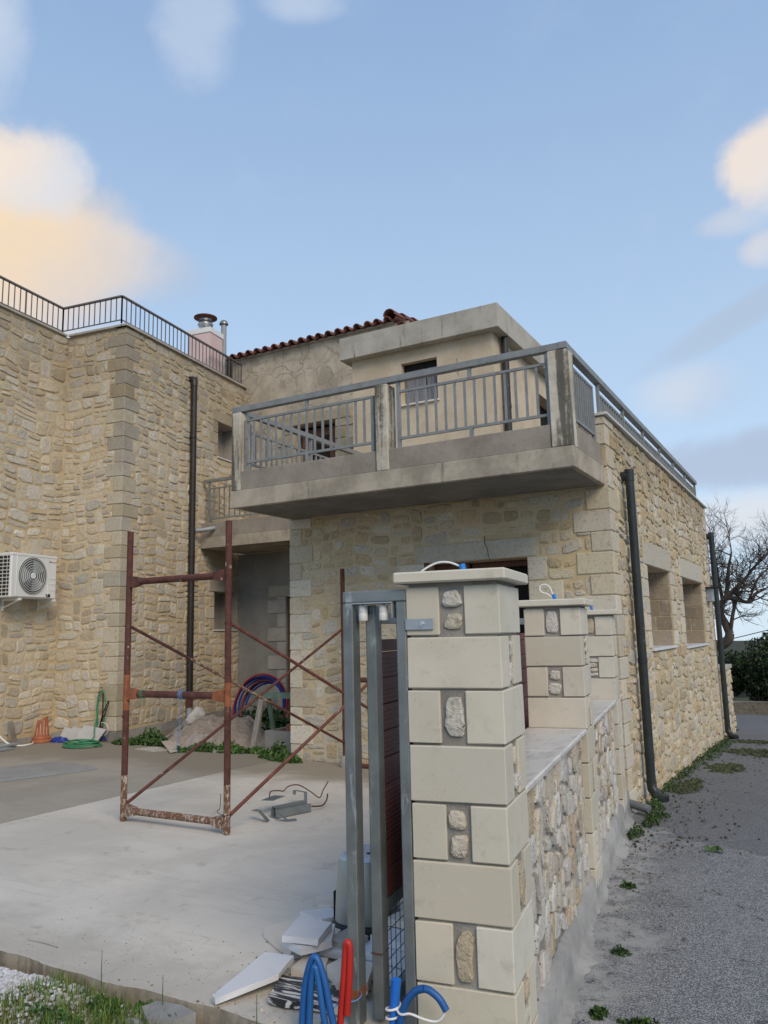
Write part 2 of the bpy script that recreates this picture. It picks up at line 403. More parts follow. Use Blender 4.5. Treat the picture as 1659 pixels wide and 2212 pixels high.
M['terracotta'] = simple('terracotta_pot', (.34, .115, .055), .6, .0, .18, 7, 50, .001)
M['tile_white'] = simple('dusty_white_tile', (.43, .425, .41), .6, .0, .08, 5, 60, .0005)
M['boulder'] = simple('pale_boulder', (.50, .46, .41), .9, .0, .2, 9, 40, .006)
M['chalk'] = simple('chalk_white', (.7, .66, .6), .9)
M['pink'] = simple('pink_render', (.62, .46, .435), .85, .0, .06, 3, 60, .001)
M['white_paint'] = simple('white_trim', (.72, .71, .69), .5, .0, .06)
M['ac_white'] = simple('white_enamel', (.70, .71, .69), .4, .0, .03, 3, 50, .0003)
M['ac_grille'] = simple('grey_wire_grille', (.34, .36, .38), .45, .2, .05)
M['black'] = simple('black_plastic', (.014, .014, .015), .5, .0, .2)
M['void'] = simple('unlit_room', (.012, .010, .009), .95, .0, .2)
M['red_print'] = simple('red_lettering', (.45, .03, .04), .5)
M['shutter'] = simple('grey_wood_shutter', (.185, .185, .20), .75, .0, .25, 6, 60, .002, stretch=(6, 6, .6))
M['brown_wood'] = simple('brown_wood', (.13, .062, .040), .7, .0, .25, 7, 60, .001, stretch=(6, 6, .8))
M['board'] = simple('maroon_gate_board', (.17, .046, .038), .55, .0, .16, 5, 40, .0006, tint=True)
M['gable'] = concrete_mat('weathered_grey_plaster', (.38, .325, .25), (.52, .455, .36), .30, (.15, .13, .11), holes=False, cracks=True)
M['plaster_grey'] = concrete_mat('grey_plaster', (.235, .23, .215), (.30, .29, .27), .15, (.22, .21, .19), holes=False, rel=.0015)
M['plaster_grey2'] = concrete_mat('grey_dressed_stone', (.34, .325, .30), (.43, .41, .37), .1, (.22, .21, .19), holes=False, rel=.002)
M['limestone'] = None
M['rubber'] = simple('white_nylon_roller', (.66, .65, .62), .45, .0, .06, 6, 60, .0003, dirt=.16, dirtcol=(.35, .32, .28), dirtscale=30)
M['blue_tube'] = simple('blue_corrugated_conduit', (.018, .105, .33), .42, .0, .10, 9, 50, .0003, tint=True)
M['red_tube'] = simple('red_corrugated_conduit', (.46, .026, .020), .42, .0, .10, 9, 50, .0003)
M['orange_tube'] = simple('orange_corrugated_conduit', (.40, .075, .032), .45, .0, .10)
M['coil_blue'] = simple('deep_blue_conduit', (.020, .045, .26), .42, .0, .12)
M['hose'] = simple('green_garden_hose', (.035, .24, .115), .35, .0, .12)
M['cable_white'] = simple('white_cable', (.74, .73, .70), .45, .0, .04)
M['cable_black'] = simple('black_cable', (.015, .015, .016), .45)
M['cable_blue'] = simple('pale_blue_wire', (.12, .24, .46), .5)
M['brass'] = simple('brass_tap', (.33, .22, .08), .4, .8, .2)
M['motor'] = simple('silver_motor_housing', (.37, .365, .325), .38, .35, .05, 3, 60, .0003)
M['motor_top'] = simple('pale_motor_lid', (.55, .56, .585), .4, .1, .05)
M['bag'] = simple('clear_plastic_sheet', (.55, .54, .52), .22, .0, .08, 6, 30, .003)
M['bag'].node_tree.nodes['Principled BSDF'].inputs['Alpha'].default_value = .22
M['card'] = simple('beige_tile_board', (.46, .40, .34), .8, .0, .08)
M['green_wood'] = simple('green_painted_timber', (.13, .20, .155), .8, .0, .25, 8, 60, .001, dirt=.22, dirtcol=(.30, .27, .23), dirtscale=8)
M['grey_wood'] = simple('weathered_timber', (.30, .27, .235), .85, .0, .25, 7, 60, .002, stretch=(6, 6, .8))
M['brick'] = simple('hollow_clay_brick', (.42, .165, .085), .8, .0, .15)
M['block'] = concrete_mat('cement_block', (.29, .265, .235), (.36, .33, .295), .2, (.16, .14, .12))
M['leaf'] = simple('weed_leaf', (.050, .105, .030), .6, .0, .25, 30, 60, 0, tint=True)
M['leaf_dark'] = simple('hedge_leaf', (.030, .050, .022), .6, .0, .3, 9, 60, 0, tint=True)
M['grass'] = simple('grass_blade', (.115, .17, .045), .6, .0, .25, 9, 60, 0, tint=True)
M['moss'] = simple('moss', (.045, .058, .022), .95, .0, .35, 25, 60, .004, tint=True)
M['bark'] = simple('bark', (.085, .070, .058), .9, .0, .3, 12, 50, .006)
M['pebble'] = simple('white_pebble', (.60, .59, .57), .8, .0, .15, 12, 60, .001, tint=True)
M['grit'] = simple('dark_grit', (.10, .09, .075), .9, .0, .3, 30, 60, .001, tint=True)
M['pole'] = simple('creosoted_pole', (.16, .125, .10), .9)
M['wire'] = simple('dark_wire', (.03, .03, .032), .6)
M['steel_offcut'] = simple('galvanised_offcut', (.30, .34, .36), .4, .7, .15, 10, 60, .0006)

def limestone_mat():
    """sawn cream limestone: soft clouding, faint grey bruises, hairline scratches"""
    m, t, b, p = new_mat('sawn_cream_limestone')
    a = t.node('ShaderNodeAttribute', attribute_name='tint').outputs['Color']
    n = t.noise(p, 4.5, 6, .6, .4); n2 = t.noise(p, 13, 7, .65, .5); n3 = t.noise(p, 150, 3, .6)
    c = t.mix(t.sstep(n, .38, .68, 0, .5), a, (.50, .455, .36))
    c = t.mix(t.sstep(n2, .55, .72, 0, .5), c, (.36, .335, .28))
    c = t.mix(t.sstep(n2, .36, .24, 0, .4), c, (.70, .68, .62))
    c = t.mix(t.math('MULTIPLY', t.sstep(n3, .60, .70), t.sstep(n, .5, .62, 0, .6)), c, (.26, .225, .17))
    t.put(b.inputs['Base Color'], c); b.inputs['Roughness'].default_value = .62; b.inputs['Specular IOR Level'].default_value = .3
    bump(t, b, [(n2, .0015, .5), (n3, .0005, .6)])
    return m
M['limestone'] = limestone_mat()
def marble_mat(name, base, vein, vs=3.0, stretch=(1, 1, 1), amt=.5, rough=.45, thr=(.48, .66)):
    m, t, b, p = new_mat(name)
    q = t.scale(p, stretch)
    n = t.noise(q, vs, 8, .6, 1.2); n2 = t.noise(p, 60, 4, .6)
    c = t.mix(t.sstep(n, thr[0], thr[1], 0, amt), base, vein)
    c = t.mix(t.sstep(n2, .6, .75, 0, .2), c, tuple(q * .6 for q in base))
    t.put(b.inputs['Base Color'], c); b.inputs['Roughness'].default_value = rough
    bump(t, b, [(n2, .0008, .6)])
    return m
M['marble'] = marble_mat('white_marble', (.64, .645, .66), (.50, .51, .54), 3, amt=.35)
M['marble_cream'] = marble_mat('cream_marble', (.66, .60, .52), (.55, .47, .38), 3, amt=.5)
M['marble_black'] = marble_mat('black_veined_marble', (.62, .60, .56), (.022, .022, .026), 5.0, (1.2, 7.0, 4.0), 1.0, thr=(.44, .52))
M['broken'] = stone_mat('broken_slab_edge', .006, .3)
M['coping'] = marble_mat('streaked_coping_marble', (.60, .575, .52), (.37, .355, .33), 2.4, (7.0, 1.6, 2.0), .62, .4)

def slab_mat(name, light, dark):
    """brushed yard concrete: pale laitance, damp brown areas against the house, scuffs, trowel lines"""
    m, t, b, p = new_mat(name)
    sx = t.node('ShaderNodeSeparateXYZ'); t.l.new(p, sx.inputs[0])
    n = t.noise(p, .9, 7, .6, .3); n2 = t.noise(p, 6, 7, .66); n3 = t.noise(p, 55, 5, .7)
    tr = t.noise(t.scale(p, (1.0, 9, 1)), 2.2, 6, .6)
    wet = t.math('ADD', sx.outputs[1], t.math('MULTIPLY', t.math('SUBTRACT', n, .5), 2.0))
    c = t.mix(t.sstep(n, .38, .64, 0, .9), light, tuple(q * .80 for q in light))
    c = t.mix(t.sstep(tr, .52, .72, 0, .42), c, tuple(q * .72 for q in light))
    c = t.mix(t.sstep(wet, 6.0, 6.9, 0, .92), c, dark)
    c = t.mix(t.sstep(n2, .57, .74, 0, .5), c, (.29, .255, .20))
    c = t.mix(t.sstep(n2, .38, .25, 0, .35), c, tuple(min(.8, q * 1.18) for q in light))
    front = t.math('ADD', sx.outputs[1], t.math('MULTIPLY', t.math('SUBTRACT', n2, .5), .9))
    c = t.mix(t.sstep(front, 2.95, 2.55, 0, .42), c, (.33, .295, .24))
    c = t.mix(t.sstep(n3, .60, .74, 0, .5), c, (.19, .17, .14))
    li = t.noise(t.scale(p, (22, 2.2, 1)), 1.6, 5, .7, .5); c = t.mix(t.math('MULTIPLY', t.sstep(li, .60, .70), t.sstep(n2, .44, .6, 0, .55)), c, (.27, .245, .21))
    gn = t.n.new('ShaderNodeNewGeometry'); sn = t.node('ShaderNodeSeparateXYZ'); t.l.new(gn.outputs['True Normal'], sn.inputs[0])
    c = t.mix(t.sstep(sn.outputs[2], .7, .4, 0, .85), c, t.mix(t.sstep(n2, .35, .65), (.15, .115, .075), (.34, .29, .22)))
    t.put(b.inputs['Base Color'], c); b.inputs['Roughness'].default_value = .88; b.inputs['Specular IOR Level'].default_value = .25
    bump(t, b, [(n2, .006, .5), (tr, .003, .5), (n3, .002, .8)])
    return m
M['yard'] = slab_mat('yard_concrete', (.625, .58, .505), (.30, .26, .20))
M['yard_old'] = slab_mat('older_yard_concrete', (.37, .335, .28), (.25, .22, .175))

def asphalt_mat():
    """coarse worn asphalt: pale chippings in dark binder, newer dark patch further on, cement spills by the wall"""
    m, t, b, p = new_mat('asphalt')
    sx = t.node('ShaderNodeSeparateXYZ'); t.l.new(p, sx.inputs[0])
    v = t.voro(p, 135, 'F1', 'Color'); vd = t.voro(p, 135)
    s2 = t.node('ShaderNodeSeparateColor'); t.l.new(v, s2.inputs[0])
    n = t.noise(p, 1.6, 7, .62, .3); n2 = t.noise(p, 9, 6, .65); n3 = t.noise(p, 220, 3, .6)
    c = t.mix(t.sstep(s2.outputs[0], .1, .95), (.20, .203, .208), (.40, .40, .40))
    c = t.mix(t.sstep(s2.outputs[1], .84, .95, 0, .6), c, (.45, .44, .425))
    c = t.mix(t.sstep(vd, .40, .64, 0, .75), c, (.060, .060, .062))
    c = t.mix(t.sstep(n2, .54, .70, 0, .5), c, (.085, .083, .08)); c = t.mix(t.sstep(n, .50, .70, 0, .30), c, (.11, .112, .115)); c = t.mix(t.sstep(n, .46, .30, 0, .3), c, (.30, .295, .285))
    cw = t.voro(t.scale(p, (1, .8, 1)), 1.3, 'DISTANCE_TO_EDGE'); c = t.mix(t.math('MULTIPLY', t.sstep(cw, .012, .003), t.sstep(n2, .50, .60, 0, .6)), c, (.03, .03, .03))
    far = t.math('ADD', t.math('ADD', sx.outputs[1], t.math('MULTIPLY', sx.outputs[0], .38)), t.math('MULTIPLY', t.math('SUBTRACT', n2, .5), .35))
    c = t.mix(t.sstep(far, 6.12, 6.20, 0, .52), c, t.mix(t.sstep(s2.outputs[0], .1, 1), (.075, .077, .080), (.135, .137, .14)))
    # distance from the garden wall face, along its normal
    dn = t.vmath('SUBTRACT', p, tuple(WALL_O)); dp = t.node('ShaderNodeVectorMath', operation='DOT_PRODUCT'); t.l.new(dn, dp.inputs[0]); dp.inputs[1].default_value = tuple(LN)
    edge = t.math('ADD', dp.outputs['Value'], t.math('MULTIPLY', t.math('SUBTRACT', n, .5), .8))
    spill = t.math('MULTIPLY', t.sstep(edge, .34, .12), t.sstep(far, 6.9, 6.0))
    c = t.mix(t.math('MULTIPLY', spill, t.sstep(n2, .62, .42)), c, (.34, .335, .32))
    t.put(b.inputs['Base Color'], c); b.inputs['Roughness'].default_value = .85; b.inputs['Specular IOR Level'].default_value = .3
    bump(t, b, [(n, .02, .4), (vd, -.005, .8), (n3, .001, .7)])
    return m
M['asphalt'] = asphalt_mat()
M['soil'] = mortar_mat('dry_soil', (.17, .135, .09), (.24, .20, .145), .012, grains=60)
M['field'] = mortar_mat('scrub_ground', (.040, .046, .024), (.075, .072, .042), .02, grains=20)
M['hill'] = mortar_mat('wooded_hill', (.026, .034, .022), (.045, .052, .034), .5, grains=2)
M['far_wall'] = mortar_mat('roadside_wall', (.17, .15, .12), (.26, .235, .195), .02, grains=30)

# ------------------------------------------------------------------ ground, lane, yard
def road_z(x, y):
    t = max(0.0, y - 7.3)
    return -0.036 * t if t < 14 else -0.504 - 0.03 * (t - 14)
def grid(name, xs, ys, fz, mat, label=None, kind='structure'):
    nx, ny = len(xs), len(ys)
    vs = [(x, y, fz(x, y)) for y in ys for x in xs]
    fs = [(j * nx + i, j * nx + i + 1, (j + 1) * nx + i + 1, (j + 1) * nx + i) for j in range(ny - 1) for i in range(nx - 1)]
    mb = MB(); mb.add(vs, fs, smooth=True)
    return mb.build(name, mat, kind=kind, label=label)
def frange(a, b, n): return [a + (b - a) * i / (n - 1) for i in range(n)]
def terrain_z(x, y):
    r = math.hypot(x, y)
    z = -0.10 + (road_z(x, y) if y > 0 else 0)
    if r > 30: z -= (r - 30) * 0.055
    return max(z, -26) if r < 900 else -26
def spaced(n, lim, near): 
    return [math.copysign(near * abs(t) + (lim - near) * abs(t) ** 5, t) for t in frange(-1, 1, n)]
grid('ground', spaced(61, 1500, 60), spaced(61, 1500, 60), terrain_z, M['field'])
# lane: from behind the viewer, past the house, bending to the left at the far low wall
grid('lane', frange(-1.62, 7, 24), frange(-6, 20.6, 60), lambda x, y: road_z(x, y) + .006 * math.sin(x * 1.7 + y) - .0, M['asphalt'])
grid('lane_bend', frange(-14, -1.62, 14), frange(16.4, 20.6, 8), lambda x, y: road_z(x, y) - .006, M['asphalt'])
# hill on the skyline
def hill(x0, x1, y, h, base, name='hill'):
    n = 60; mb = MB(); vs = []
    for j, (dy, k) in enumerate(((0, 0), (25, .55), (60, 1.0), (110, .9), (160, .2))):
        for i in range(n):
            x = x0 + (x1 - x0) * i / (n - 1)
            e = math.sin(math.pi * i / (n - 1)) ** .5
            vs.append((x, y + dy, base + k * e * (h + 1.3 * math.sin(x * .045) + .8 * math.sin(x * .13 + 1)) - (0 if j else 2)))
    fs = [(j * n + i, j * n + i + 1, (j + 1) * n + i + 1, (j + 1) * n + i) for j in range(4) for i in range(n - 1)]
    mb.add(vs, fs, smooth=True); mb.build(name, M['hill'], kind='structure')
hill(-330, 160, 300, 9.5, -24)

YARD_EDGE = 2.46
def wall_x(y, r=-.36):      # x of a line parallel to the garden wall
    return WALL_O.x + (LN.x * r) + ((y - WALL_O.y - LN.y * r) / LD.y) * LD.x
def yard_slab(name, poly, mat, z1=COURT_Z):
    mb = MB(); mb.slab(poly, -.05, z1); return mb.build(name, mat, kind='structure')
# front bay: broken front edge, right side against the garden wall
edge = []
xx = -5.745
while xx < wall_x(YARD_EDGE) - .05:
    edge.append((xx, YARD_EDGE + .010 * math.sin(xx * 5) + .006 * math.sin(xx * 17) + random.uniform(-.003, .003))); xx += random.uniform(.012, .035)
poly = edge + [(wall_x(YARD_EDGE), YARD_EDGE), (wall_x(7.44), 7.44), (-5.51, 7.44), (-5.60, 6.5)]
yard_slab('yard_slab', poly, M['yard'])
yard_slab('yard_slab', [(-14, YARD_EDGE), (-5.751, YARD_EDGE + .01), (-5.606, 6.5), (-5.516, 7.44), (-5.50, 7.6), (-14, 7.9)], M['yard_old'])
yard_slab('recess_floor', [(-14, 7.905), (-5.50, 7.605), (-5.40, 7.5), (-5.40, 11.2), (-14, 11.4)], M['soil'], .205)
# gravelled strip in front of the yard
def strip_z(x, y): return .166 + .014 * math.sin(3 * x + 2 * y) + .010 * math.sin(7.1 * x - 4 * y)
grid('gravel_bed', frange(-9, -.80, 40), frange(-2, 2.44, 26), lambda x, y: strip_z(x, y) - (.2 if x > -1.0 else 0), M['soil'])

# ------------------------------------------------------------------ rubble masonry
PAL = [((.52, .475, .39), 4), ((.58, .535, .45), 4), ((.525, .45, .335), 3), ((.43, .365, .275), 2), ((.56, .48, .355), 3), ((.45, .42, .365), 2)]
PAL_SIDE = [((.55, .475, .345), 4), ((.51, .425, .285), 4), ((.57, .52, .42), 3), ((.42, .34, .225), 2), ((.50, .385, .24), 2), ((.47, .435, .365), 2)]
PAL_WALL = [((.52, .495, .45), 4), ((.585, .56, .515), 4), ((.49, .44, .36), 3), ((.46, .37, .26), 2), ((.42, .40, .365), 2)]
PAL_Q = [((.48, .43, .335), 4), ((.53, .48, .38), 3), ((.44, .38, .28), 3), ((.42, .39, .33), 2)]
PAL_Q_PALE = [((.56, .50, .395), 4), ((.59, .54, .445), 3), ((.51, .445, .335), 3), ((.49, .45, .375), 2)]
def pick(pal, rng, j=.05):
    c = rng.choices([p[0] for p in pal], [p[1] for p in pal])[0]; k = 1 + rng.uniform(-j, j) * 2
    return tuple(min(.8, max(.02, q * k + rng.uniform(-j, j) * .12)) for q in c)
def clip(poly, rect):
    """remove from a convex polygon the part inside rect, keeping the largest outside piece"""
    a0, a1, b0, b1 = rect
    us = [p[0] for p in poly]; zs = [p[1] for p in poly]
    if max(us) <= a0 or min(us) >= a1 or max(zs) <= b0 or min(zs) >= b1: return poly
    best = None; ba = 0
    for ax, lim, sg in ((0, a0, 1), (0, a1, -1), (1, b0, 1), (1, b1, -1)):
        out = []
        for i in range(len(poly)):
            p, q = poly[i], poly[(i + 1) % len(poly)]
            dp = (lim - p[ax]) * sg; dq = (lim - q[ax]) * sg
            if dp >= 0: out.append(p)
            if dp * dq < 0:
                t = dp / (dp - dq); out.append((p[0] + (q[0] - p[0]) * t, p[1] + (q[1] - p[1]) * t))
        if len(out) > 2:
            A = abs(sum(out[i][0] * out[(i + 1) % len(out)][1] - out[(i + 1) % len(out)][0] * out[i][1] for i in range(len(out)))) / 2
            if A > ba: ba = A; best = out
    return best
def area(poly): return abs(sum(poly[i][0] * poly[(i + 1) % len(poly)][1] - poly[(i + 1) % len(poly)][0] * poly[i][1] for i in range(len(poly)))) / 2
def guillotine(u0, u1, z0, z1, wmax, hmax, rng, smin=.06):
    out = []; st = [(u0, u1, z0, z1)]
    while st:
        a, b, c, d = st.pop(); W, H = b - a, d - c
        rw = W / (wmax * rng.uniform(.55, 1.25)); rh = H / (hmax * rng.uniform(.55, 1.25))
        if max(rw, rh) < 1 or max(W, H) < smin * 1.9: out.append((a, b, c, d)); continue
        t = rng.uniform(.32, .68)
        if rw >= rh: st += [(a, a + W * t, c, d), (a + W * t, b, c, d)]
        else: st += [(a, b, c, c + H * t), (a, b, c + H * t, d)]
    return out
def warp(u, z, s, A):
    return (u + A * (math.sin(5.1 * z + s) + .6 * math.sin(11.3 * z + 2.3 * u + 2 * s)), z + A * (math.sin(4.3 * u + 1.7 * s) + .7 * math.sin(9.7 * u + 3.1 * z + s)))
def round_poly(poly, rng, cut=.32, jit=.06):
    """cut the corners and roughen the outline"""
    out = []; n = len(poly); m = sum(math.dist(poly[i], poly[(i + 1) % n]) for i in range(n)) / n
    for i in range(n):
        p0, p, p1 = poly[i - 1], poly[i], poly[(i + 1) % n]
        for q in (p0, p1):
            L = math.dist(p, q); t = min(.42, rng.uniform(cut * .35, cut)) 
            out.append((p[0] + (q[0] - p[0]) * t + rng.uniform(-jit, jit) * m * .5, p[1] + (q[1] - p[1]) * t + rng.uniform(-jit, jit) * m * .5))
        if math.dist(p, p1) > .13:
            t = rng.uniform(.42, .58); out.append(((p[0] + (p1[0] - p[0]) * t) + rng.uniform(-jit, jit) * m * .4, (p[1] + (p1[1] - p[1]) * t) + rng.uniform(-jit, jit) * m * .4))
    return out
def stone(mb, P, poly, h, col, rng, inset=.16, smooth=False, sink=.012):
    n = len(poly); cx = sum(p[0] for p in poly) / n; cy = sum(p[1] for p in poly) / n
    vs = [P(u, z, -sink) for u, z in poly]
    vs += [P(u + (cx - u) * .03, z + (cy - z) * .03, h * rng.uniform(.45, .75)) for u, z in poly]
    vs += [P(u + (cx - u) * rng.uniform(inset * .7, inset * 1.6), z + (cy - z) * rng.uniform(inset * .7, inset * 1.6), h * rng.uniform(.8, 1.12)) for u, z in poly]
    vs.append(P(cx + rng.uniform(-.01, .01), cy + rng.uniform(-.01, .01), h * rng.uniform(.85, 1.2)))
    F = []
    for k in (0, 1):
        F += [(k * n + i, k * n + (i + 1) % n, (k + 1) * n + (i + 1) % n, (k + 1) * n + i) for i in range(n)]
    F += [(2 * n + i, 2 * n + (i + 1) % n, 3 * n) for i in range(n)]
    # wind so that normals face out
    a, b, c = Vector(P(0, 0, 0)), Vector(P(1, 0, 0)), Vector(P(0, 1, 0)); o = Vector(P(0, 0, 1)) - a
    flip = ((b - a).cross(c - a).dot(o) < 0) != (sum(poly[i][0] * poly[(i + 1) % n][1] - poly[(i + 1) % n][0] * poly[i][1] for i in range(n)) < 0)
    if flip: F = [f[::-1] for f in F]
    mb.add(vs, F, col, smooth)
def seen_size(P, poly):
    n = len(poly); cx = sum(p[0] for p in poly) / n; cy = sum(p[1] for p in poly) / n
    c = Vector(P(cx, cy, 0)); nrm = Vector(P(cx, cy, 1)) - c; v = c - EYE; d = v.length
    dep = v.dot(FWD)
    if dep < .1 or nrm.dot(v) > 0: return 0
    x = v.dot(CAMX) / dep; y = v.dot(CAMZ) / dep
    if abs(x) > .50 or abs(y) > .66: return 0
    return area(poly) * abs(nrm.dot(v)) / d ** 3
class Rubble:
    """collects stones of several faces of one thing; the 300 that show largest become parts"""
    def __init__(s): s.items = []
    def face(s, P, u0, u1, z0, z1, wmax, hmax, seed, pal, excl=(), gap=(.006, .022), hr=(.003, .017), A=.022, cut=.28, jit=.085, bw=.62, bh=.46, inset=.16, skew=.05):
        rng = random.Random(seed); z = z0
        while z < z1 - .04:
            hh = min(bh * rng.uniform(.7, 1.3), z1 - z)
            if z1 - (z + hh) < .12: hh = z1 - z
            u = u0
            while u < u1 - .03:
                ww = min(bw * rng.uniform(.6, 1.4), u1 - u)
                if u1 - (u + ww) < .12: ww = u1 - u
                for a, b, c, d in guillotine(u, u + ww, z, z + hh, wmax, hmax, rng):
                    g = rng.uniform(*gap); mm = min(b - a, d - c) * skew
                    q = [(a + g, c + g), (b - g, c + g), (b - g, d - g), (a + g, d - g)]
                    q = [(x + rng.uniform(-mm, mm), y + rng.uniform(-mm, mm)) for x, y in q]
                    q = [warp(x, y, seed, A) for x, y in q]
                    q = [(min(max(x, u0 + .004), u1 - .004), min(max(y, z0 + .004), z1 - .004)) for x, y in q]
                    for e in excl:
                        q = clip(q, e) if q else None
                    if not q or area(q) < .0013: continue
                    us = [p[0] for p in q]; zs = [p[1] for p in q]
                    if min(max(us) - min(us), max(zs) - min(zs)) < .022: continue
                    q = round_poly(q, rng, cut, jit)
                    s.items.append((seen_size(P, q), P, q, rng.uniform(*hr), pick(pal, rng), inset, rng.random()))
                u += ww
            z += hh
    def build(s, parent, mat, name='stone', limit=300, rest='small_stones'):
        s.items.sort(key=lambda t: -t[0]); mb = MB()
        for i, (sz, P, q, h, col, ins, r) in enumerate(s.items):
            rng = random.Random(r)
            if i < limit and sz > 0:
                m = MB(); stone(m, P, q, h, col, rng, ins); m.build(name, mat, parent)
            else: stone(mb, P, q, h, col, rng, ins)
        if mb.v: mb.build(rest, mat, parent, kind='stuff')
def open_face(mb, P, u0, u1, z0, z1, ops=(), depth=.3, back=None, rev=None):
    """wall face with real openings: reveals of the given depth, back panel into mb 'back'"""
    us = sorted({u0, u1, *[o[0] for o in ops], *[o[1] for o in ops]}); zs = sorted({z0, z1, *[o[2] for o in ops], *[o[3] for o in ops]})
    for i in range(len(us) - 1):
        for j in range(len(zs) - 1):
            cu, cz = (us[i] + us[i + 1]) / 2, (zs[j] + zs[j + 1]) / 2
            if any(o[0] < cu < o[1] and o[2] < cz < o[3] for o in ops): continue
            mb.quad(P(us[i], zs[j], 0), P(us[i + 1], zs[j], 0), P(us[i + 1], zs[j + 1], 0), P(us[i], zs[j + 1], 0))
    for (a, b, c, d, *r) in ops:
        h = -(r[0] if r else depth); mb_, mb = mb, (rev if rev is not None else mb)
        mb.quad(P(a, c, 0), P(a, d, 0), P(a, d, h), P(a, c, h)); mb.quad(P(b, c, 0), P(b, c, h), P(b, d, h), P(b, d, 0))
        mb.quad(P(a, c, 0), P(a, c, h), P(b, c, h), P(b, c, 0)); mb.quad(P(a, d, 0), P(b, d, 0), P(b, d, h), P(a, d, h)); mb = mb_
        if back is not None: back.quad(P(a - .02, c - .02, h + .004), P(b + .02, c - .02, h + .004), P(b + .02, d + .02, h + .004), P(a - .02, d + .02, h + .004))
def split_build(mb, name, mat, parent):
    for f in mb.f:
        m = MB(); m.quad(*[mb.v[i] for i in f]); m.build(name, mat, parent)
def block(P, a, b, c, d, h, mat, parent, rng, pal, name='corner_stone', sink=.03, cut=.01):
    """one dressed block on a wall face"""
    q = [(a, c), (b, c), (b, d), (a, d)]; m = MB()
    j = lambda: rng.uniform(-.004, .004)
    q2 = []
    for (u, z), (su, sz) in zip(q, ((1, 1), (-1, 1), (-1, -1), (1, -1))):
        pts = [(u + j(), z + sz * cut + j()), (u + su * cut + j(), z + j())]
        q2 += pts if (su, sz) in ((1, 1), (-1, -1)) else pts[::-1]
    stone(m, P, q2, h, pick(pal, rng, .045), rng, .05, smooth=False, sink=sink)
    return m.build(name, mat, parent)

# ------------------------------------------------------------------ stone wing on the left
WING_TOP = 6.27
wing = thing('stone_house_wing', 'two storey rubble stone building on the left with thin brown roof railing and pink chimney', 'building', GP(-1, 1, .2))
W3 = lambda u, z, h: GP(h, u, z)              # face towards the lane, u = depth
W2 = lambda u, z, h: GP(u, -h, z)             # short face towards the viewer
W1 = lambda u, z, h: GP(-1.117 + h, u, z)     # face beyond the inner corner
W3_END = 3.42
PL = .34                                      # top of the cement plinth
w3_ops = [(2.49, 3.16, 4.76, 5.40, .32), (2.42, 3.12, 1.72, 2.37, .32)]
mb = MB(); bk = MB()
open_face(mb, W3, 0, W3_END, -.3, WING_TOP, w3_ops, .32, bk, rev=bk)
open_face(mb, W2, -1.117, 0, -.3, WING_TOP)
open_face(mb, W1, -4.2, 0, -.3, WING_TOP)
mb.quad(GP(-6, -4.2, -.3), GP(-1.117, -4.2, -.3), GP(-1.117, -4.2, WING_TOP), GP(-6, -4.2, WING_TOP))
mb.quad(GP(-6, W3_END + 3, -.3), GP(-6, -4.2, -.3), GP(-6, -4.2, WING_TOP), GP(-6, W3_END + 3, WING_TOP))
mb.build('wall', M['mortar'], wing)
split_build(bk, 'window_recess', M['block'], wing)
mb = MB()
mb.hexa([GP(-6, -4.2, 6.20), GP(-1.13, -4.2, 6.20), GP(-1.13, 0, 6.20), GP(-6, 0, 6.20), GP(-6, -4.2, 6.24), GP(-1.13, -4.2, 6.24), GP(-1.13, 0, 6.24), GP(-6, 0, 6.24)])
mb.hexa([GP(-6, .01, 6.20), GP(-.02, .01, 6.20), GP(-.02, W3_END, 6.20), GP(-6, W3_END, 6.20), GP(-6, .01, 6.24), GP(-.02, .01, 6.24), GP(-.02, W3_END, 6.24), GP(-6, W3_END, 6.24)])
mb.build('roof_terrace', M['concrete'], wing)
# quoins
rng = random.Random(11)
ex3, ex2, ex1 = [], [], []
z = PL - .02; k = 0
while z < WING_TOP - .05:
    h = rng.uniform(.185, .225); h = min(h, WING_TOP - .012 - z)
    if WING_TOP - (z + h) < .08: h = WING_TOP - .012 - z
    la, lb = (rng.uniform(.27, .36), rng.uniform(.15, .19)) if k % 2 else (rng.uniform(.16, .22), rng.uniform(.26, .33))
    m = MB(); m.cbox(GP, -lb, .012, -.012, la, z + .004, z + h - .006, .007, pick(PAL_Q, rng), .0035)
    m.build('corner_stone', M['quoin'], wing)
    ex3.append((-.1, la + .008, z - .004, z + h + .004)); ex2.append((-lb - .008, .1, z - .004, z + h + .004)); z += h; k += 1
# surrounds of the two small windows
def surround(P, op, rng, parent, mat, pal, ex, lw=.19, course=.2, lint=.2, h=.012, right=True, sill=True, lint_over=.18):
    a, b, c, d = op[:4]
    z = c
    k = 0
    while z < d - .02:
        hh = min(course * rng.uniform(.9, 1.1), d - z)
        if d - z - hh < .06: hh = d - z
        for side in ((0, 1) if right else (0,)):
            L = lw * (1.35 if (k + side) % 2 else .75)
            r = (a - L, a - .002) if side == 0 else (b + .002, b + L)
            block(P, r[0], r[1], z + .004, z + hh - .004, h, mat, parent, rng, pal, 'jamb_stone'); ex.append((r[0] - .01, r[1] + .01, z - .003, z + hh + .003))
        z += hh; k += 1
    block(P, a - lint_over, b + (lint_over if right else 0), d + .003, d + lint, h + .002, mat, parent, rng, pal, 'lintel'); ex.append((a - lint_over - .01, b + lint_over + .01, d, d + lint + .01))
    ex.append((a - .005, b + .005, c - .01, d + .01))
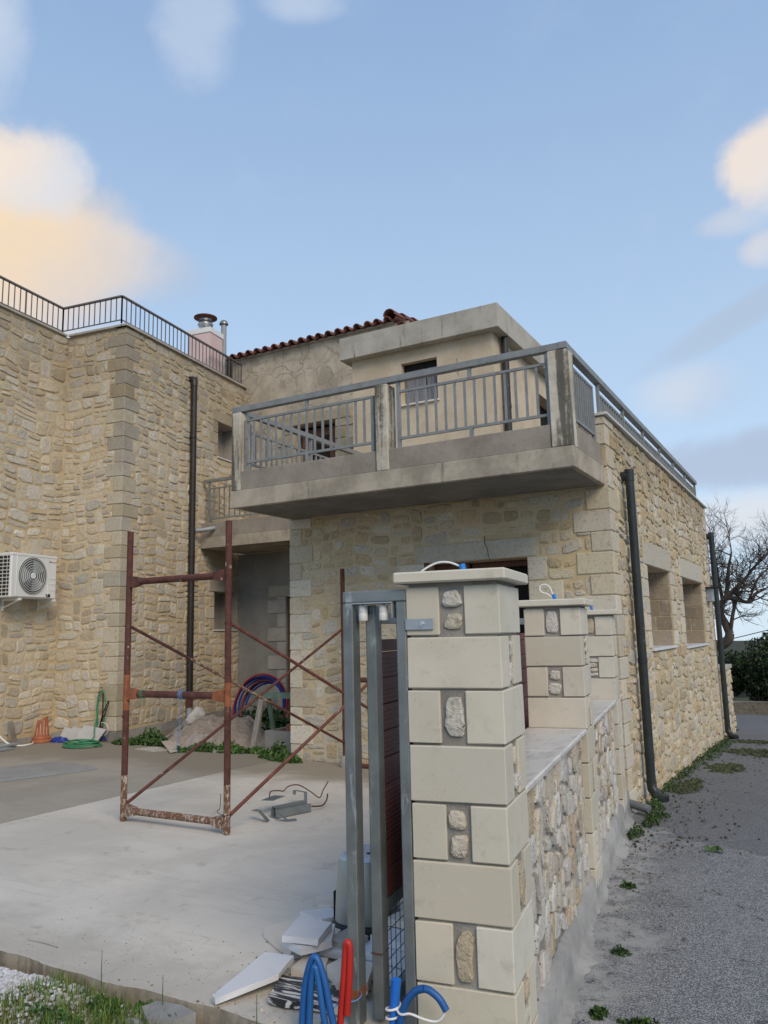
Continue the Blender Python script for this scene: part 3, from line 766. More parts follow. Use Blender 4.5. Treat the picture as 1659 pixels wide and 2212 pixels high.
for op in w3_ops:
    surround(W3, op, rng, wing, M['quoin'], PAL_Q, ex3, right=op[1] < 3.1)
    m = MB(); m.cbox(lambda r, d, z: GP(r, d, z), -.30, .025, op[0] - .03, op[1] + .03, op[2] - .022, op[2] + .003, .004); m.build('window_sill', M['marble'], wing)
    ex3.append((op[0] - .05, op[1] + .05, op[2] - .04, op[2]))
rb = Rubble()
rb.face(W3, 0.0, W3_END, PL, WING_TOP - .01, .36, .235, 3, PAL, ex3)
rb.face(W2, -1.117, 0.0, PL, WING_TOP - .01, .34, .22, 5, PAL, ex2)
rb.face(W1, -3.2, 0.0, PL, WING_TOP - .01, .38, .24, 8, PAL, ex1)
rb.build(wing, M['stone'])
# plinth
mb = MB()
mb.hexa([GP(-1.0, -.018, -.3), GP(.018, -.018, -.3), GP(.018, W3_END, -.3), GP(-1.0, W3_END, -.3), GP(-1.0, -.012, PL - .025), GP(.012, -.012, PL - .025), GP(.012, W3_END, PL + .03), GP(-1.0, W3_END, PL + .03)])
mb.hexa([GP(-1.5, -4.2, -.3), GP(-1.099, -4.2, -.3), GP(-1.099, -.02, -.3), GP(-1.5, -.02, -.3), GP(-1.5, -4.2, PL - .06), GP(-1.105, -4.2, PL - .06), GP(-1.105, -.02, PL - .06), GP(-1.5, -.02, PL - .06)])
mb.hexa([GP(-1.104, -.016, -.3), GP(-.99, -.016, -.3), GP(-.99, .1, -.3), GP(-1.104, .1, -.3), GP(-1.104, -.013, PL - .05), GP(-.99, -.013, PL - .03), GP(-.99, .1, PL - .03), GP(-1.104, .1, PL - .05)])
mb.build('plinth', M['footing'], wing)
# coping: thin pale edge
for seg in (((-1.10, -4.2), (-1.10, -.03)), ((-1.10, -.03), (.03, -.03)), ((.03, -.03), (.03, W3_END + .05))):
    (r0, d0), (r1, d1) = seg; m = MB()
    if r0 == r1: m.cbox(GP, r0 - .22, r0 + .02, d0 - .02, d1 - (.02 if r1 < 0 else 0), WING_TOP, WING_TOP + .035, .004)
    else: m.cbox(GP, r0 + .025, r1 - .005, d0 - .02, d0 + .2, WING_TOP, WING_TOP + .034, .004)
    m.build('coping', M['cornice'], wing)
# roof railing
rail = MB(); z0, z1 = WING_TOP + .085, WING_TOP + .46
corner = [GP(-1.16, -4.2, 0), GP(-1.16, -.08, 0), GP(-.03, -.08, 0), GP(-.03, W3_END - .1, 0)]
for a, b in zip(corner[:-1], corner[1:]):
    rail.bar(a + UP * z1, b + UP * z1, .045, .022); rail.bar(a + UP * z0, b + UP * z0, .018, .012)
railo = rail.build('roof_railing', M['brown_rail'], wing)
for a, b in zip(corner[:-1], corner[1:]):
    L = (b - a).length; n = round(L / .105)
    for i in range(n + 1):
        p = a + (b - a) * (i / n); post = i in (0, n) or (i % 16 == 0)
        m = MB(); m.bar(p + UP * (WING_TOP + .03 if post else z0), p + UP * z1, .018 if post else .012, .018 if post else .012)
        m.build('baluster', M['brown_rail'], railo)
# drainpipe
dp = MB(); P0 = GP(.075, 1.63, 5.86); dp.tube([GP(.075, 1.65, 5.88), GP(.075, 1.64, .62)], .052, 14)
pipe = dp.build('drainpipe', M['drain'], wing)
m = MB(); m.tube([GP(.01, 1.65, 5.93), GP(.075, 1.65, 5.93), GP(.076, 1.65, 5.80)], [.06, .06, .058], 14); m.build('hopper', M['drain'], pipe)
for zz in (4.9, 3.95, 2.9, 1.9): 
    m = MB(); m.tube([GP(.075, 1.64, zz), GP(.075, 1.64, zz + .05)], .0575, 14); m.build('collar', M['drain'], pipe)
m = MB(); m.tube([GP(.075, 1.64, .63), GP(.075, 1.64, .50)], .055, 14); m.build('red_sleeve', M['rust'], pipe)
m = MB(); m.tube([GP(.075, 1.64, .51), GP(.075, 1.64, .36), GP(.085, 1.64, .345), GP(.1, 1.64, .2)], [.05, .05, .062, .06], 14); m.build('pipe_shoe', M['pvc'], pipe)
# pink chimney with metal cowl, and a vent pipe
ch = MB(); CH = lambda r, d, z: GP(r - .40, d + 2.66, z)
ch.cbox(CH, -.24, .24, -.21, .21, 6.2, 7.10, .006); cho = ch.build('chimney', M['pink'], wing)
m = MB(); m.cbox(CH, -.255, .255, -.225, .225, 7.10, 7.20, .006); m.build('chimney_cap', M['white_paint'], cho)
m = MB(); m.lathe(CH(0, 0, 7.20), [(.13, 0), (.13, .13), (.145, .135), (.145, .16), (.13, .165), (.13, .24)], 22); m.build('flue', M['bright_steel'], cho)
m = MB(); m.lathe(CH(0, 0, 7.44), [(.13, 0), (.215, .035), (.215, .05), (.10, .09), (0.0, .10)], 24); m.build('cowl', M['rust'], cho)
m = MB(); vp = GP(-.22, 3.0, 6.2); m.tube([vp, vp + UP * 1.26], .052, 14); vo = m.build('vent_pipe', M['pvc'], wing)
m = MB(); m.lathe(vp + UP * 1.25, [(.085, 0), (.082, .03), (.05, .075), (0, .09)], 16); m.build('vent_cap', M['galv'], vo)
m = MB(); m.tube([vp, vp + UP * .55], .056, 14); m.build('vent_sleeve', M['galv'], vo)

# ------------------------------------------------------------------ the main house
house = thing('unfinished_house', 'unfinished stone house with projecting concrete balcony, grey metal railings and plastered upper room', 'building', (-3.5, 9.5, 0))
HF = lambda u, z, h: Vector((u, Y_FRONT - h, z))
HR = lambda u, z, h: Vector((X_RIGHT + h, u, z))
SOF, SLAB, PAR, POSTZ, RAILZ = 2.94, 3.125, 3.33, 3.975, 4.05
f_ops = [(-3.64, -2.53, 1.05, 2.31, .34)]
r_ops = [(9.05, 10.50, 1.36, 2.28, .34), (11.44, 13.45, 1.32, 2.26, .34)]
HT = 3.62
mb = MB(); bk = MB()
open_face(mb, HF, X_LEFT, X_RIGHT, -.4, SLAB - .01, f_ops, .34, bk)
open_face(mb, HR, Y_FRONT, Y_BACK, -1.0, HT, r_ops, .34, bk)
mb.quad(XP(X_LEFT, 11.2, -.4), XP(X_LEFT, Y_FRONT, -.4), XP(X_LEFT, Y_FRONT, SLAB), XP(X_LEFT, 11.2, SLAB))
mb.quad(XP(X_RIGHT, Y_BACK, -1), XP(-9, Y_BACK, -1), XP(-9, Y_BACK, HT), XP(X_RIGHT, Y_BACK, HT))
mb.quad(XP(X_RIGHT - .25, Y_FRONT, SLAB), XP(X_RIGHT, Y_FRONT, SLAB), XP(X_RIGHT, Y_FRONT, HT), XP(X_RIGHT - .25, Y_FRONT, HT))
mb.quad(XP(X_RIGHT - .25, Y_BACK, SLAB), XP(X_RIGHT - .25, Y_FRONT, SLAB), XP(X_RIGHT - .25, Y_FRONT, HT), XP(X_RIGHT - .25, Y_BACK, HT))
mb.build('wall', M['mortar_house'], house)
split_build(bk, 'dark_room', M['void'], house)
rng = random.Random(21); exF, exR = [], []
# right front corner
z = -.25; k = 0
while z < HT - .05:
    hh = rng.uniform(.185, .215)
    if HT - z - hh < .08: hh = HT - z - .005
    la, lb = (rng.uniform(.27, .36), rng.uniform(.16, .22)) if k % 2 else (rng.uniform(.15, .20), rng.uniform(.33, .40))
    if z + hh <= SOF + .02 or z > PAR:
        m = MB(); m.cbox(XP, X_RIGHT - min(lb, .25 if z > SOF else 9), X_RIGHT + .012, Y_FRONT - .012, Y_FRONT + la, z + .004, z + hh - .005, .006, pick(PAL_Q_PALE, rng), .003); m.build('corner_stone', M['quoin'], house)
    elif z > SLAB or True:
        block(HR, Y_FRONT + .002, Y_FRONT + la, z + .004, z + hh - .005, .011, M['quoin'], house, rng, PAL_Q_PALE)
    exF.append((X_RIGHT - lb - .008, X_RIGHT + .1, z - .003, z + hh + .003)); exR.append((Y_FRONT - .1, Y_FRONT + la + .008, z - .003, z + hh + .003)); z += hh; k += 1
# left front corner
z = .18; k = 0
while z < SOF - .03:
    hh = rng.uniform(.19, .215)
    if SOF - z - hh < .08: hh = SOF - z - .004
    lb = rng.uniform(.27, .33) if k % 2 else rng.uniform(.14, .17)
    m = MB(); m.cbox(XP, X_LEFT - .012, X_LEFT + lb, Y_FRONT - .012, Y_FRONT + (.16 if k % 2 else .32), z + .004, z + hh - .005, .006, pick(PAL_Q_PALE, rng), .003); m.build('corner_stone', M['quoin'], house)
    exF.append((X_LEFT - .1, X_LEFT + lb + .008, z - .003, z + hh + .003)); z += hh; k += 1
# far right corner
z = -.6; k = 0
while z < HT - .05:
    hh = min(rng.uniform(.2, .25), HT - z - .004); lb = .38 if k % 2 else .2
    block(HR, Y_BACK - lb, Y_BACK + .002, z + .004, z + hh - .005, .011, M['quoin'], house, rng, PAL_Q_PALE); exR.append((Y_BACK - lb - .01, Y_BACK + .1, z - .003, z + hh + .003)); z += hh; k += 1
# window in the front wall: wide lintel, jambs
surround(HF, f_ops[0], rng, house, M['quoin'], PAL_Q_PALE, exF, lw=.26, course=.2, lint=.19, lint_over=.13, h=.010)
for op in r_ops: surround(HR, op, rng, house, M['quoin'], PAL_Q_PALE, exR, lw=.24, course=.2, lint=.27, lint_over=.16, h=.011)
# dressed blocks lining the side windows' far reveals, marble sills, shutters set deep
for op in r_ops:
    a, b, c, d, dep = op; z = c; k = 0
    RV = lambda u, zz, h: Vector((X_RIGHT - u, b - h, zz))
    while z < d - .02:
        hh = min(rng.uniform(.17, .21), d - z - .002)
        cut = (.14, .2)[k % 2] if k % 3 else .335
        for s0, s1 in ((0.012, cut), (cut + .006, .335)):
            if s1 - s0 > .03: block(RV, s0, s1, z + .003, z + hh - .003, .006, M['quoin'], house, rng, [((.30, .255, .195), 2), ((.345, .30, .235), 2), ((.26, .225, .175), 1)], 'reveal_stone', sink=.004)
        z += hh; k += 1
    m = MB(); m.cbox(XP, X_RIGHT - .33, X_RIGHT + .035, a - .04, b + .04, c - .026, c + .003, .004); m.build('window_sill', M['marble'], house); exR.append((a - .06, b + .06, c - .04, c))
    fr = MB(); fr.cbox(XP, X_RIGHT - .335, X_RIGHT - .30, a + .003, b - .008, c + .004, d - .003, .004); fo = fr.build('window_shutter', M['brown_wood'], house)
# shutter and frame behind the front opening
m = MB(); m.cbox(XP, -3.636, -3.24, Y_FRONT + .20, Y_FRONT + .24, 1.055, 2.305, .004); m.build('window_shutter', M['brown_wood'], house)
m = MB(); m.cbox(XP, -3.24, -2.535, Y_FRONT + .28, Y_FRONT + .33, 2.25, 2.305, .004); m.build('window_frame', M['brown_wood'], house)
rb = Rubble()
rb.face(HF, X_LEFT, X_RIGHT, -.2, SOF - .004, .34, .19, 31, PAL_SIDE, exF, hr=(.003, .012), gap=(.007, .02))
rb.face(HR, Y_FRONT, Y_BACK, -.9, HT - .004, .34, .22, 37, PAL_SIDE, exR, hr=(.004, .020), gap=(.006, .018))
rb.build(house, M['stone_side'])
# coping of the lane side wall
m = MB(); m.cbox(XP, X_RIGHT - .27, X_RIGHT + .045, Y_FRONT - .03, Y_BACK + .04, HT, HT + .028, .004); m.build('coping', M['coping'], house)
# terrace deck and balcony slab
mb = MB(); mb.box(XP, X_LEFT, X_RIGHT - .26, Y_FRONT + .01, Y_BACK, SOF, SLAB - .003); mb.build('terrace_deck', M['concrete'], house)
BX0, BX1, BY0 = -5.40, -1.722, 6.40
mb = MB(); mb.cbox(XP, BX0, BX1, BY0, Y_FRONT - .004, SOF, SLAB, .006); slab = mb.build('balcony_slab', M['concrete'], house)
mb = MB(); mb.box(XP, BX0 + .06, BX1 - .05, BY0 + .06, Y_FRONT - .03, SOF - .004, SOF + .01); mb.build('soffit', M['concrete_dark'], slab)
mb = MB(); mb.cbox(XP, BX0 + .11, BX1 - .19, BY0 + .012, BY0 + .13, SLAB, PAR, .005)
mb.cbox(XP, BX1 - .13, BX1 - .008, BY0 + .20, Y_FRONT - .005, SLAB, PAR + .002, .005)
mb.cbox(XP, BX0 + .01, BX0 + .12, BY0 + .14, 9.05, SLAB, PAR + .001, .005); mb.build('balcony_parapet', M['parapet'], house)
for (a, b) in ((-5.405, -5.285), (-3.63, -3.49), (-1.905, -1.725)):
    m = MB(); m.cbox(XP, a, b, BY0 - .003, BY0 + .17, SLAB - .002, POSTZ, .008, jit=.002); m.build('balcony_post', M['post'], house)
# railings
def railing(name, P, u0, u1, zt, zb, step, posts, parent, handrail=None, hw=.06, hh=.06, mat='galv_rail', bw=.022):
    m = MB()
    if handrail: m.bar(P(handrail[0], 0, handrail[2]), P(handrail[1], 0, handrail[2]), hw, hh)
    m.bar(P(u0, 0, zt), P(u1, 0, zt), .024, .024); m.bar(P(u0, 0, zb), P(u1, 0, zb), .024, .024)
    o = m.build(name, M[mat], parent)
    n = max(2, round((u1 - u0) / step))
    for i in range(1, n):
        u = u0 + (u1 - u0) * i / n; k = MB(); k.bar(P(u, 0, zb + .01), P(u, 0, zt - .01), bw, bw * .7); k.build('baluster', M[mat], o)
    for (u, za, zz) in posts:
        k = MB(); k.bar(P(u, 0, za), P(u, 0, zz), .032, .03); k.build('rail_post', M[mat], o)
    return o
RF = lambda u, v, z: Vector((u, BY0 + .07 + v, z))
railing('balcony_railing', RF, -5.255, -3.69, 3.89, 3.43, .1, [(-5.255, 3.33, 3.90), (-3.69, 3.33, 3.90), (-4.47, 3.89, 4.0), (-4.47, 3.33, 3.42)], house, (-5.43, -1.74, 4.022), .07, .058)
railing('balcony_railing', RF, -3.40, -1.93, 3.89, 3.43, .1, [(-3.40, 3.33, 4.0), (-1.93, 3.33, 4.0), (-2.66, 3.89, 4.0), (-2.66, 3.33, 3.42)], house)
m = MB()
for u in (-5.345, -3.56, -1.815): m.rod(RF(u, 0, POSTZ - .01), RF(u, 0, 4.0), .008, 6)
m.build('rail_pin', M['rust'], house)
RS = lambda u, v, z: Vector((BX1 - .055 + v, u, z))
railing('side_railing', RS, 6.70, 7.36, 3.89, 3.42, .075, [(6.70, 3.42, 3.9), (7.36, 3.36, 3.9)], house, (6.43, 14.25, 4.022), .07, .058)
RT = lambda u, v, z: Vector((BX1 - .055 + v, u, z))
railing('terrace_railing', RT, 7.62, 14.2, 3.89, 3.71, .105, [(7.62 + i * 1.096, 3.648, 4.0) for i in range(7)], house)
RL = lambda u, v, z: Vector((-5.335 + v, u, z))
railing('side_railing', RL, 6.62, 9.0, 3.80, 3.45, .1, [(6.62, 3.33, 3.9), (7.8, 3.33, 4.0), (9.0, 3.33, 3.9)], house, (6.43, 9.05, 4.0), .06, .055)
# plastered upper room with flat concrete cornice
UX0, UX1, UY, UY1, UZ = -5.75, -3.555, 9.5, 14.0, 5.55
uF = lambda u, z, h: Vector((u, UY - h, z)); uR = lambda u, z, h: Vector((UX1 + h, u, z))
mb = MB(); bk = MB()
u_ops = [(-4.94, -4.38, 4.755, 5.365, .17)]; ur_ops = [(11.42, 12.7, 3.2, 5.19, .2)]
open_face(mb, uF, UX0, UX1, SLAB, UZ, u_ops, .17, bk); open_face(mb, uR, UY, UY1, SLAB, UZ, ur_ops, .2, bk)
mb.quad(XP(UX0, UY1, SLAB), XP(UX0, UY, SLAB), XP(UX0, UY, UZ), XP(UX0, UY1, UZ)); mb.quad(XP(UX1, UY1, SLAB), XP(UX0, UY1, SLAB), XP(UX0, UY1, UZ), XP(UX1, UY1, UZ))
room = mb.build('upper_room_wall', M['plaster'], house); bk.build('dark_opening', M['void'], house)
m = MB(); m.cbox(XP, UX0 - .13, UX1 + .14, UY - .145, UY1 + .15, UZ, UZ + .335, .006); m.build('cornice', M['cornice'], house)
op = u_ops[0]
for a, b in ((op[0] + .02, (op[0] + op[1]) / 2 + .055), ((op[0] + op[1]) / 2 + .075, op[1] - .01)):
    m = MB(); n = 3
    for i in range(n): m.cbox(XP, a + (b - a) * i / n + .001, a + (b - a) * (i + 1) / n - .001, UY + .10, UY + .125, op[2] + .01, op[3] - .095, .003)
    m.build('window_shutter', M['shutter'], house)
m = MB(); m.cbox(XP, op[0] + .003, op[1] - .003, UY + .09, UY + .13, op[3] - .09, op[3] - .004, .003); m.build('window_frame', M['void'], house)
m = MB(); m.cbox(XP, op[0] - .02, op[1] + .025, UY - .035, UY + .17, op[2] - .022, op[2] + .004, .003); m.build('window_sill', M['marble_cream'], house)
m = MB(); m.cbox(XP, UX1 - .16, UX1 - .11, 11.44, 11.60, 3.2, 5.17, .004); m.build('door_frame', M['rust_brace'], house)
m = MB(); m.tube([XP(UX1 + .07, 9.78, UZ + .002), XP(UX1 + .07, 9.78, SLAB)], .05, 14); dpo = m.build('drainpipe', M['drain'], house)
m = MB(); m.tube([XP(UX1 + .07, 9.78, 4.55), XP(UX1 + .07, 9.78, 4.6)], .055, 14); m.build('collar', M['drain'], dpo)
m = MB(); m.tube([XP(-4.08 + .004 * i + .006 * math.sin(i), UY - .006 - .01 * math.sin(i * .7), 5.28 - .045 * i) for i in range(7)], .0022, 5); m.build('loose_wire', M['wire'], house)
# gable wall with stone door surround, tiled roof
GX0, GX1, GY, GZ = -9.6, UX0 + .01, 11.4, 6.86
gF = lambda u, z, h: Vector((u, GY - h, z))
mb = MB(); bk = MB(); g_ops = [(-8.17, -7.27, 3.2, 5.36, .25)]
open_face(mb, gF, GX0, GX1, 3.0, GZ, g_ops, .25, bk)
mb.quad(XP(-6.05, GY + .001, GZ), XP(-6.05, 14.5, GZ), XP(-6.05, 14.5, UZ), XP(-6.05, GY + .001, UZ))
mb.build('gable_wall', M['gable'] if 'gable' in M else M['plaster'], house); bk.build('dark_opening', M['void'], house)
exG = []; rg = random.Random(5)
surround(gF, (-8.17, -7.27, 3.9, 5.36), rg, house, M['quoin'], PAL_Q, exG, lw=.3, course=.22, lint=.19, lint_over=.35, h=.02)
m = MB(); m.cbox(XP, -8.1, -7.34, GY + .17, GY + .24, 3.2, 5.30, .004); dr = m.build('door', M['brown_wood'], house)
m = MB(); m.cbox(XP, -7.9, -7.5, GY + .15, GY + .172, 4.55, 5.15, .004); m.build('door_pane', M['void'], dr)
roof = MB(); roof.hexa([XP(-10.6, GY - .05, GZ), XP(-6.02, GY - .05, GZ), XP(-6.02, 16.5, GZ), XP(-10.6, 16.5, GZ), XP(-10.6, GY - .05, GZ + .03), XP(-6.02, GY - .05, GZ + .03), XP(-6.02, 16.5, GZ + .9), XP(-10.6, 16.5, GZ + .9)])
ro = roof.build('roof', M['cornice'], house)
def half_pipe(mb, p0, p1, r0, r1, col, up=UP, n=8, th=.014):
    p0 = Vector(p0); p1 = Vector(p1); t = (p1 - p0).normalized(); x = t.cross(up).normalized(); y = x.cross(t)
    vs = []; F = []
    for (p, r) in ((p0, r0), (p1, r1)):
        for rr in (r, r - th):
            for k in range(n + 1):
                an = math.pi * k / n; vs.append(p + x * math.cos(an) * rr + y * math.sin(an) * rr)
    m = n + 1
    for k in range(n):
        F += [(k, k + 1, 2 * m + k + 1, 2 * m + k), (m + k + 1, m + k, 3 * m + k, 3 * m + k + 1), (k + 1, k, m + k, m + k + 1), (2 * m + k, 2 * m + k + 1, 3 * m + k + 1, 3 * m + k)]
    F += [(0, 2 * m, 3 * m, m), (n, m + n, 3 * m + n, 2 * m + n)]
    mb.add(vs, F, col, False)
rt = random.Random(9)
slope = lambda y: GZ + .045 + (y - GY) * .17
xs = -10.5
while xs < -6.0:
    for row in range(3):
        y0 = GY - .16 + row * .36; c = rt.choice([(1, 1, 1), (1.25, 1.2, 1.1), (.8, .75, .75), (1.1, .9, .8)])
        m = MB(); j = rt.uniform(-.012, .012); half_pipe(m, (xs + j, y0, slope(y0) + .012), (xs + j * .5, y0 + .44, slope(y0 + .44) - .004), .070, .060, c); m.build('roof_tile', M['tile'], ro)
        m = MB(); half_pipe(m, (xs + .1 + j, y0 + .02, slope(y0) + .055), (xs + .1, y0 + .42, slope(y0 + .42) + .04), .07, .066, (.75, .7, .7), up=-UP); m.build('roof_tile', M['tile'], ro)
    xs += .2
for i in range(4):
    m = MB(); y0 = GY - .2 + i * .42; half_pipe(m, (-6.03, y0, slope(y0) + .075), (-6.03, y0 + .46, slope(y0 + .46) + .05), .115, .095, rt.choice([(1, 1, 1), (.85, .8, .8), (1.1, .95, .9)])); m.build('verge_tile', M['tile'], ro)
    m = MB(); half_pipe(m, (-5.86, y0 + .1, slope(y0) - .12), (-5.86, y0 + .5, slope(y0 + .4) - .13), .085, .075, rt.choice([(1, 1, 1), (.85, .8, .8)])); m.build('verge_tile', M['tile'], ro)
# lower walkway between the two buildings
WY = 10.0
mb = MB(); mb.cbox(XP, -9.13, X_LEFT - .004, WY, 11.19, 3.07, 3.25, .005); wk = mb.build('walkway_slab', M['concrete'], house)
mb = MB(); mb.cbox(XP, -9.10, X_LEFT - .006, WY + .006, WY + .12, 3.25, 3.50, .005); mb.build('walkway_parapet', M['parapet'], house)
RWk = lambda u, v, z: Vector((u, WY + .06 + v, z))
railing('walkway_railing', RWk, -8.97, -5.45, 4.09, 3.57, .11, [(-8.97, 3.50, 4.2), (-7.4, 3.5, 4.2)], house, (-9.08, -5.41, 4.225), .05, .05)
m = MB(); m.tube([GP(.09, 1.70, 3.34), XP(-8.95, 9.86, 3.36), XP(-8.80, 9.93, 3.38), XP(-8.80, 10.0, 3.40)], .035, 10); m.build('overflow_pipe', M['pvc'], house)
# recess back wall, plastered, with quoins round a door
bF = lambda u, z, h: Vector((u, 11.2 - h, z))
mb = MB(); bk = MB(); b_ops = [(-8.205, -7.2, .1, 2.26, .18)]
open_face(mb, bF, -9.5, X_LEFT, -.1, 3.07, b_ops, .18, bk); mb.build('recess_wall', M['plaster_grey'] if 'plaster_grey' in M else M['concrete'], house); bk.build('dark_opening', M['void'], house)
m = MB(); m.cbox(XP, -8.2, -8.10, 11.24, 11.33, .2, 2.25, .004); m.build('door_frame', M['brown_wood'], house)
m = MB(); m.cbox(XP, -8.09, -7.21, 11.30, 11.35, .2, 2.25, .004); m.build('door', M['brown_wood'], house)
z = .3; k = 0
while z < 2.24:
    L = .40 if k % 2 else .185; block(bF, -8.21 - L, -8.21, z, min(z + .235, 2.262), .016, M['plaster_grey2'] if 'plaster_grey2' in M else M['quoin'], house, rg, [((.40, .375, .32), 1)], 'jamb_stone'); z += .24; k += 1
block(bF, -8.61, -7.0, 2.268, 2.46, .016, M['quoin'], house, rg, [((.40, .375, .32), 1)], 'lintel')
# lane side drainpipes
for (y, zt, zb, mt) in ((8.05, 3.16, .12, 'drain_teal'), (14.5, 3.16, -.10, 'drain_teal')):
    m = MB(); m.tube([XP(X_RIGHT + .085, y, zt - .02), XP(X_RIGHT + .085, y + .0, zb)], .044, 14); po = m.build('drainpipe', M[mt], house)
    m = MB(); m.tube([XP(X_RIGHT + .085, y, zt + .02), XP(X_RIGHT + .085, y, zt - .10)], .048, 14); m.rod(XP(X_RIGHT + .005, y, zt - .045), XP(X_RIGHT + .085, y, zt - .045), .05, 12); m.build('hopper', M[mt], po)
    for zz in (1.25, .35 if y < 9 else .3): m = MB(); m.tube([XP(X_RIGHT + .085, y, zz), XP(X_RIGHT + .085, y, zz + .05)], .048, 14); m.build('collar', M[mt], po)
    m = MB(); m.tube([XP(X_RIGHT + .085, y, zb + .02), XP(X_RIGHT + .09, y, zb - .05), XP(X_RIGHT + .15, y - .04, zb - .12), XP(X_RIGHT + .22, y - .08, zb - .14)], [.049, .049, .048, .050], 14); m.build('pipe_shoe', M[mt], po)
m = MB(); m.cbox(XP, X_RIGHT + .003, X_RIGHT + .10, 13.85, 14.1, 1.98, 2.2, .01); lm = m.build('wall_lamp', M['zinc_sheet'], house)
m = MB(); m.cbox(XP, X_RIGHT + .003, X_RIGHT + .26, 13.78, 14.16, 2.2, 2.22, .003); m.build('lamp_hood', M['drain_teal'], lm)
m = MB(); m.tube([XP(-2.967, Y_FRONT - .01, 2.55), XP(-2.96, Y_FRONT - .03, 2.48), XP(-2.928, Y_FRONT - .05, 2.416), XP(-2.904, Y_FRONT - .06, 2.298)], .0035, 5); m.build('loose_wire', M['wire'], house)

# ------------------------------------------------------------------ garden wall between the pillars
gwall = thing('garden_wall', 'low rubble wall with streaked marble coping running between the three pillars along the lane', 'wall', WP(-.2, 2, 0))
mb = MB()
SECT = ((.008, 1.853), (2.207, 3.847), (4.203, 4.47))
for a, b in SECT: mb.box(WP, -.315, -.045, a, b, -.2, .972)
mb.build('wall_core', M['mortar_grey'], gwall)
GW = lambda u, z, h: WP(-.045 + h, u, z)
rb = Rubble()
for i, (a, b) in enumerate(SECT):
    rb.face(GW, a + .01, b - .01, .15, .968, .19, .25, 51 + i, PAL_WALL, gap=(.006, .015), hr=(.006, .024), A=.030, cut=.30, jit=.11, bw=.6, bh=.6, inset=.12, skew=.26)
rb.build(gwall, M['stone_wall'])
rc = random.Random(4)
for a, b in SECT:
    n = 1 if b - a < .5 else 2
    for i in range(n):
        m = MB(); m.cbox(WP, -.36, -.002, a + .002 + (b - a) * i / n, a - .002 + (b - a) * (i + 1) / n, .973, 1.003, .007); m.build('coping', M['coping'], gwall)
# rough cement footing with a lip of spilt mortar
rng = random.Random(77)
def footing(name, parent, pts_top, mat):
    mb = MB(); n = 150; vs = []; F = []
    prof = [(-.045, .175), (-.006, .155), (.004, .06), (.012, .015), (.045, .002), (.085, -.02)]
    for i in range(n):
        d = -.36 + (4.52 + .36) * i / (n - 1); y = WP(0, d, 0).y
        for k, (r, z) in enumerate(prof):
            j = .004 if k < 3 else .010
            vs.append(WP(r + rng.uniform(-j, j) + (.03 * math.sin(d * 2.3) + .02 * math.sin(d * 7) if k > 3 else 0), d, z + rng.uniform(-j, j) * .25 + road_z(0, y)))
    m = len(prof)
    for i in range(n - 1):
        for k in range(m - 1): F.append((i * m + k, (i + 1) * m + k, (i + 1) * m + k + 1, i * m + k + 1))
    mb.add(vs, F, smooth=True)
    return mb.build(name, mat, parent)
footing('footing', gwall, None, M['footing'])

# ------------------------------------------------------------------ pillars of sawn limestone blocks
PAL_BLOCK = [((.58, .535, .435), 3), ((.545, .495, .385), 3), ((.565, .525, .435), 3), ((.51, .47, .375), 2), ((.595, .56, .475), 2)]
def pillar(d0, levels, label, seed, stones):
    rng = random.Random(seed); W = .35
    t = thing('stone_pillar', label, 'pillar', WP(-W / 2, d0 + W / 2, 0), 'square stone pillars on the garden wall')
    m = MB(); m.box(WP, -W + .011, -.011, d0 + .011, d0 + W - .011, -.2, levels[0] + .012); m.build('mortar_core', M['mortar_grey'], t)
    for k in range(len(levels) - 1):
        zt, zb = levels[k] - .004, levels[k + 1] + .005
        g0, g1 = .132 + rng.uniform(-.008, .008), .222 + rng.uniform(-.008, .008)
        specs = [(-W, -g1, 0, W), (-g0, 0, 0, W)] if k % 2 == 0 else [(-W, 0, 0, g0), (-W, 0, g1 + .01, W)]
        for (a, b, c, e) in specs:
            m = MB(); j = rng.uniform(-.003, .003)
            m.cbox(WP, a + rng.uniform(-.002, .002), b + j, d0 + c + rng.uniform(-.003, .002), d0 + e, zb, zt, .0035, pick(PAL_BLOCK, rng, .04), .0012); m.build('block', M['limestone'], t)
        # rough stones set in the gaps
        PF = (lambda u, z, h: WP(u, d0 + .008 - h, z)) if k % 2 == 0 else (lambda u, z, h: WP(-.008 + h, d0 + u, z))
        c0, c1 = (-g1, -g0) if k % 2 == 0 else (g0, g1 + .01)
        n = stones[k % len(stones)]; zz = zt - .006
        tot = zt - zb - .012
        for i in range(n):
            hh = tot / n * (rng.uniform(.75, .98) if n == 1 else (rng.uniform(.6, .9)))
            w = (c1 - c0) * rng.uniform(.68, .86); u = (c0 + c1) / 2 + rng.uniform(-.008, .008); zc = zt - .006 - tot * (i + .5) / n
            q = [(u - w / 2, zc - hh / 2), (u + w / 2, zc - hh / 2), (u + w / 2 + rng.uniform(-.01, .004), zc + hh / 2), (u - w / 2 + rng.uniform(-.004, .01), zc + hh / 2)]
            q = round_poly(round_poly(q, rng, .30, .10), rng, .25, .07)
            m = MB(); stone(m, PF, q, rng.uniform(.006, .014), pick([((.55, .49, .39), 2), ((.46, .38, .27), 2), ((.58, .545, .48), 2)], rng), rng, .25); m.build('rough_stone', M['stone_wall'], t)
    m = MB(); m.cbox(WP, -W - .037, .037, d0 - .037, d0 + W + .037, levels[0] + .010, levels[0] + .052, .006, (.60, .56, .46)); m.build('cap', M['limestone'], t)
    return t
pillar(-.344, [1.768, 1.583, 1.393, 1.2, 1.0, .805, .605, .402, .205, .0], 'nearest and tallest cream stone pillar, right beside the grey steel gate post', 3, [2, 2, 1, 2, 2, 1, 1, 2])
